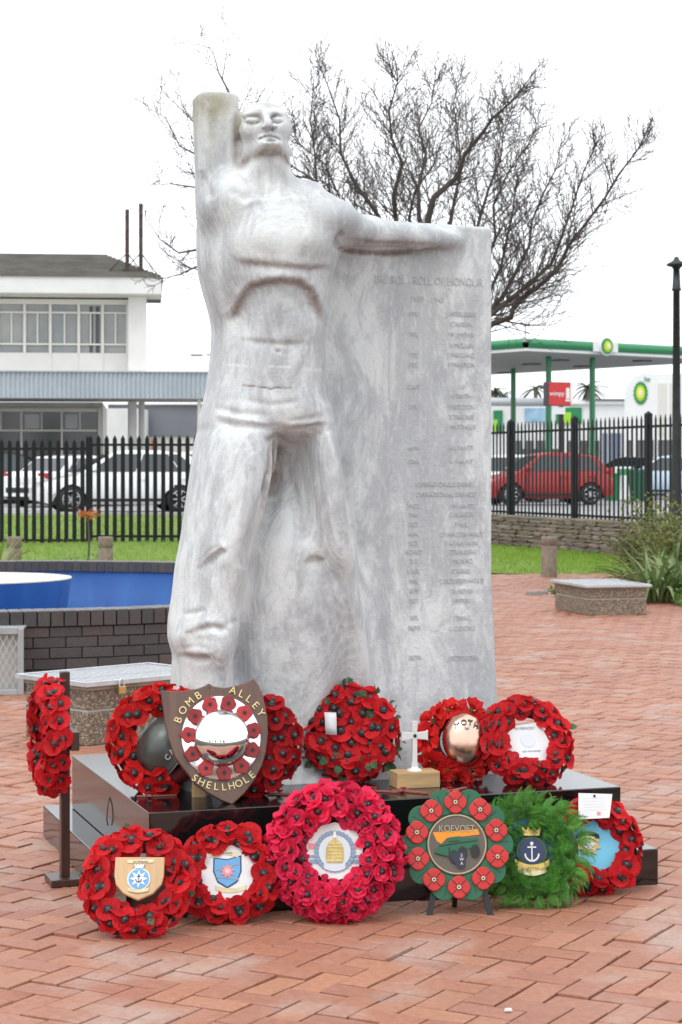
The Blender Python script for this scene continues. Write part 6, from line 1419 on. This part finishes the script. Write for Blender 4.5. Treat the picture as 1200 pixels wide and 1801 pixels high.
for px_, d_, hgt, wid, sd, mt_, lb in ((1150, 31.0, 1.15, 1.0, 4, yg, 'tall thin yellow-green shrub in front of the palisade fence'), (1200, 30.0, 1.05, 1.1, 5, yg, 'yellow-green shrub beside the lamp post foot'), (1165, 29.0, .85, 1.5, 6, dg_, 'russet low shrub behind the strappy leaves'), (1190, 27.5, .8, 1.3, 9, yg, 'low leafy green bush between the strappy shrubs and the lamp post'), (1125, 29.6, .55, .7, 8, dg_, 'small russet shrub at the end of the stone wall')):
    q = at(px_, 900, d_); shrub(lb, (q.x, q.y, 0), hgt, wid, 26 if hgt < 1 else 18, 60 if hgt < 1 else 40, .038, mt_, None, sd, group='shrubs by the stone wall')
q = gd(968, 1050); shrub('little green weed tuft beside the pebble box', (q.x + .1, q.y, 0), .16, .32, 10, 12, .022, covm, None, 12, 'weed_tuft', None, 'plant')
rub = mat('rubble_grey', (.30, .28, .26), .9, var=.3, vscale=9)
for k, (px_, py_, s_, lb) in enumerate(((940, 1046, .13, 'flat grey rubble slab on the paving near the pebble box, left of the weed'), (956, 1044, .10, 'small grey rubble lump next to the weed tuft'))):
    q = gd(px_, py_); o = obj('rubble', STONE[k].copy(), None); o.data.materials.clear(); o.data.materials.append(rub); o.location = (q.x, q.y, .0); o.rotation_euler = (R(-90), 0, k); o.scale = (s_ * 1.6, s_ * .5, s_ * 1.0); tag(o, lb, 'rubble', 'rubble on the paving')
# left side planting
q = at(2, 960, 25.0); strappy('spiky yellow-green plant at the photo edge beyond the pool', (q.x - .15, q.y, .02), 34, .75, 31, translucent(mat('spiky_leaf', (.20, .24, .07), .5, col2=(.28, .30, .12), vscale=5), .2), 'spiky_plant', .7)
q = at(122, 985, 28.0); shrub('grey-green low lavender shrub on the lawn by the pool rim', (q.x, q.y, .06), .28, 1.0, 40, 26, .022, translucent(mat('lavender_leaf', (.12, .19, .09), .7, col2=(.17, .23, .14), vscale=4), .2), None, 14)
q = at(155, 960, 30.0); al = thing('orange_flower', 'orange flower head on a bare stalk at the palisade fence post', 'flower', (q.x, q.y, .1)); orf = mat('orange_bloom', (.60, .20, .07), .7, var=.3, vscale=10)
m = MB(); zz = CH - (905 - HZ) / F * 30 - .1; m.tube([(0, 0, 0), (.02, 0, zz * .5), (0, 0, zz)], [.02, .016, .012], 6); m.build('stalk', twigm, al); m = MB()
for k in range(150):
    c = Vector((rs.gauss(0, .085), rs.gauss(0, .06), zz + rs.gauss(0, .03))); u = Vector((rs.gauss(0, 1), rs.gauss(0, 1), rs.gauss(0, 1))).normalized() * .03; v_ = u.cross(Vector((0, 1, 1))).normalized() * .012; m.add([c - u, c + v_, c + u, c - v_], [(0, 1, 2, 3)])
m.build('bloom', orf, al)
# ------------------------------------------------------------------ what the chrome dome reflects from behind the photographer
conm = mat('conifer_green', (.03, .055, .02), .8, col2=(.05, .08, .03), vscale=1)
for k, (x, y, hgt, wid) in enumerate(((-9, -26, 8, 2.0), (-4.5, -30, 6, 3.6), (5, -27, 7.5, 1.8), (10, -24, 5, 4.0), (-15, -24, 5.5, 4.5))):
    t = thing('tree', 'dark tree mirrored in the chrome dome, %s' % ('tall narrow one by the sky gap', 'broad middle one', 'slim one beside the low building', 'broad one at the dome edge', 'wide one at the far dome edge')[k], 'tree', (x, y, 0), group='trees mirrored in the chrome dome')
    m = MB(); m.tube([(0, 0, -.12), (0, 0, hgt * .5)], [.2, .08], 8); m.build('trunk', bark, t); m = MB()
    for j in range(900):
        s_ = rs.random() ** .8; a = rs.uniform(0, 2 * PI); rr = wid / 2 * (1 - s_) ** .6 * math.sqrt(rs.random()) + .05; c = Vector((rr * math.cos(a), rr * math.sin(a), hgt * (.12 + .88 * s_))); u = Vector((rs.gauss(0, 1), rs.gauss(0, 1), rs.gauss(0, 1))).normalized() * .22; v_ = u.cross(Vector((0, .3, 1))).normalized() * .16; m.add([c - u, c + v_, c + u, c - v_], [(0, 1, 2, 3)])
    m.build('crown', conm, t)
# scraps on the bricks
for k, (px_, py_, s_, lb) in enumerate(((894, 1780, .009, 'small white paper scrap on the bricks near the bottom of the photo'),)):
    q = gd(px_, py_); rs2 = random.Random(k); m = MB(); n = 9; ring = [(s_ * rs2.uniform(.6, 1.2) * math.cos(2 * PI * i / n) * 1.3, s_ * rs2.uniform(.6, 1.2) * math.sin(2 * PI * i / n)) for i in range(n)]
    m.add([(x, y, .0) for x, y in ring] + [(x * .8, y * .8, .004 + rs2.uniform(0, .004)) for x, y in ring], [(i, (i + 1) % n, n + (i + 1) % n, n + i) for i in range(n)] + [tuple(range(n, 2 * n))]); o = m.build('scrap', mat('scrap_white', (.62, .61, .58), .8)); o.location = (q.x, q.y, .004); tag(o, lb, 'scrap')
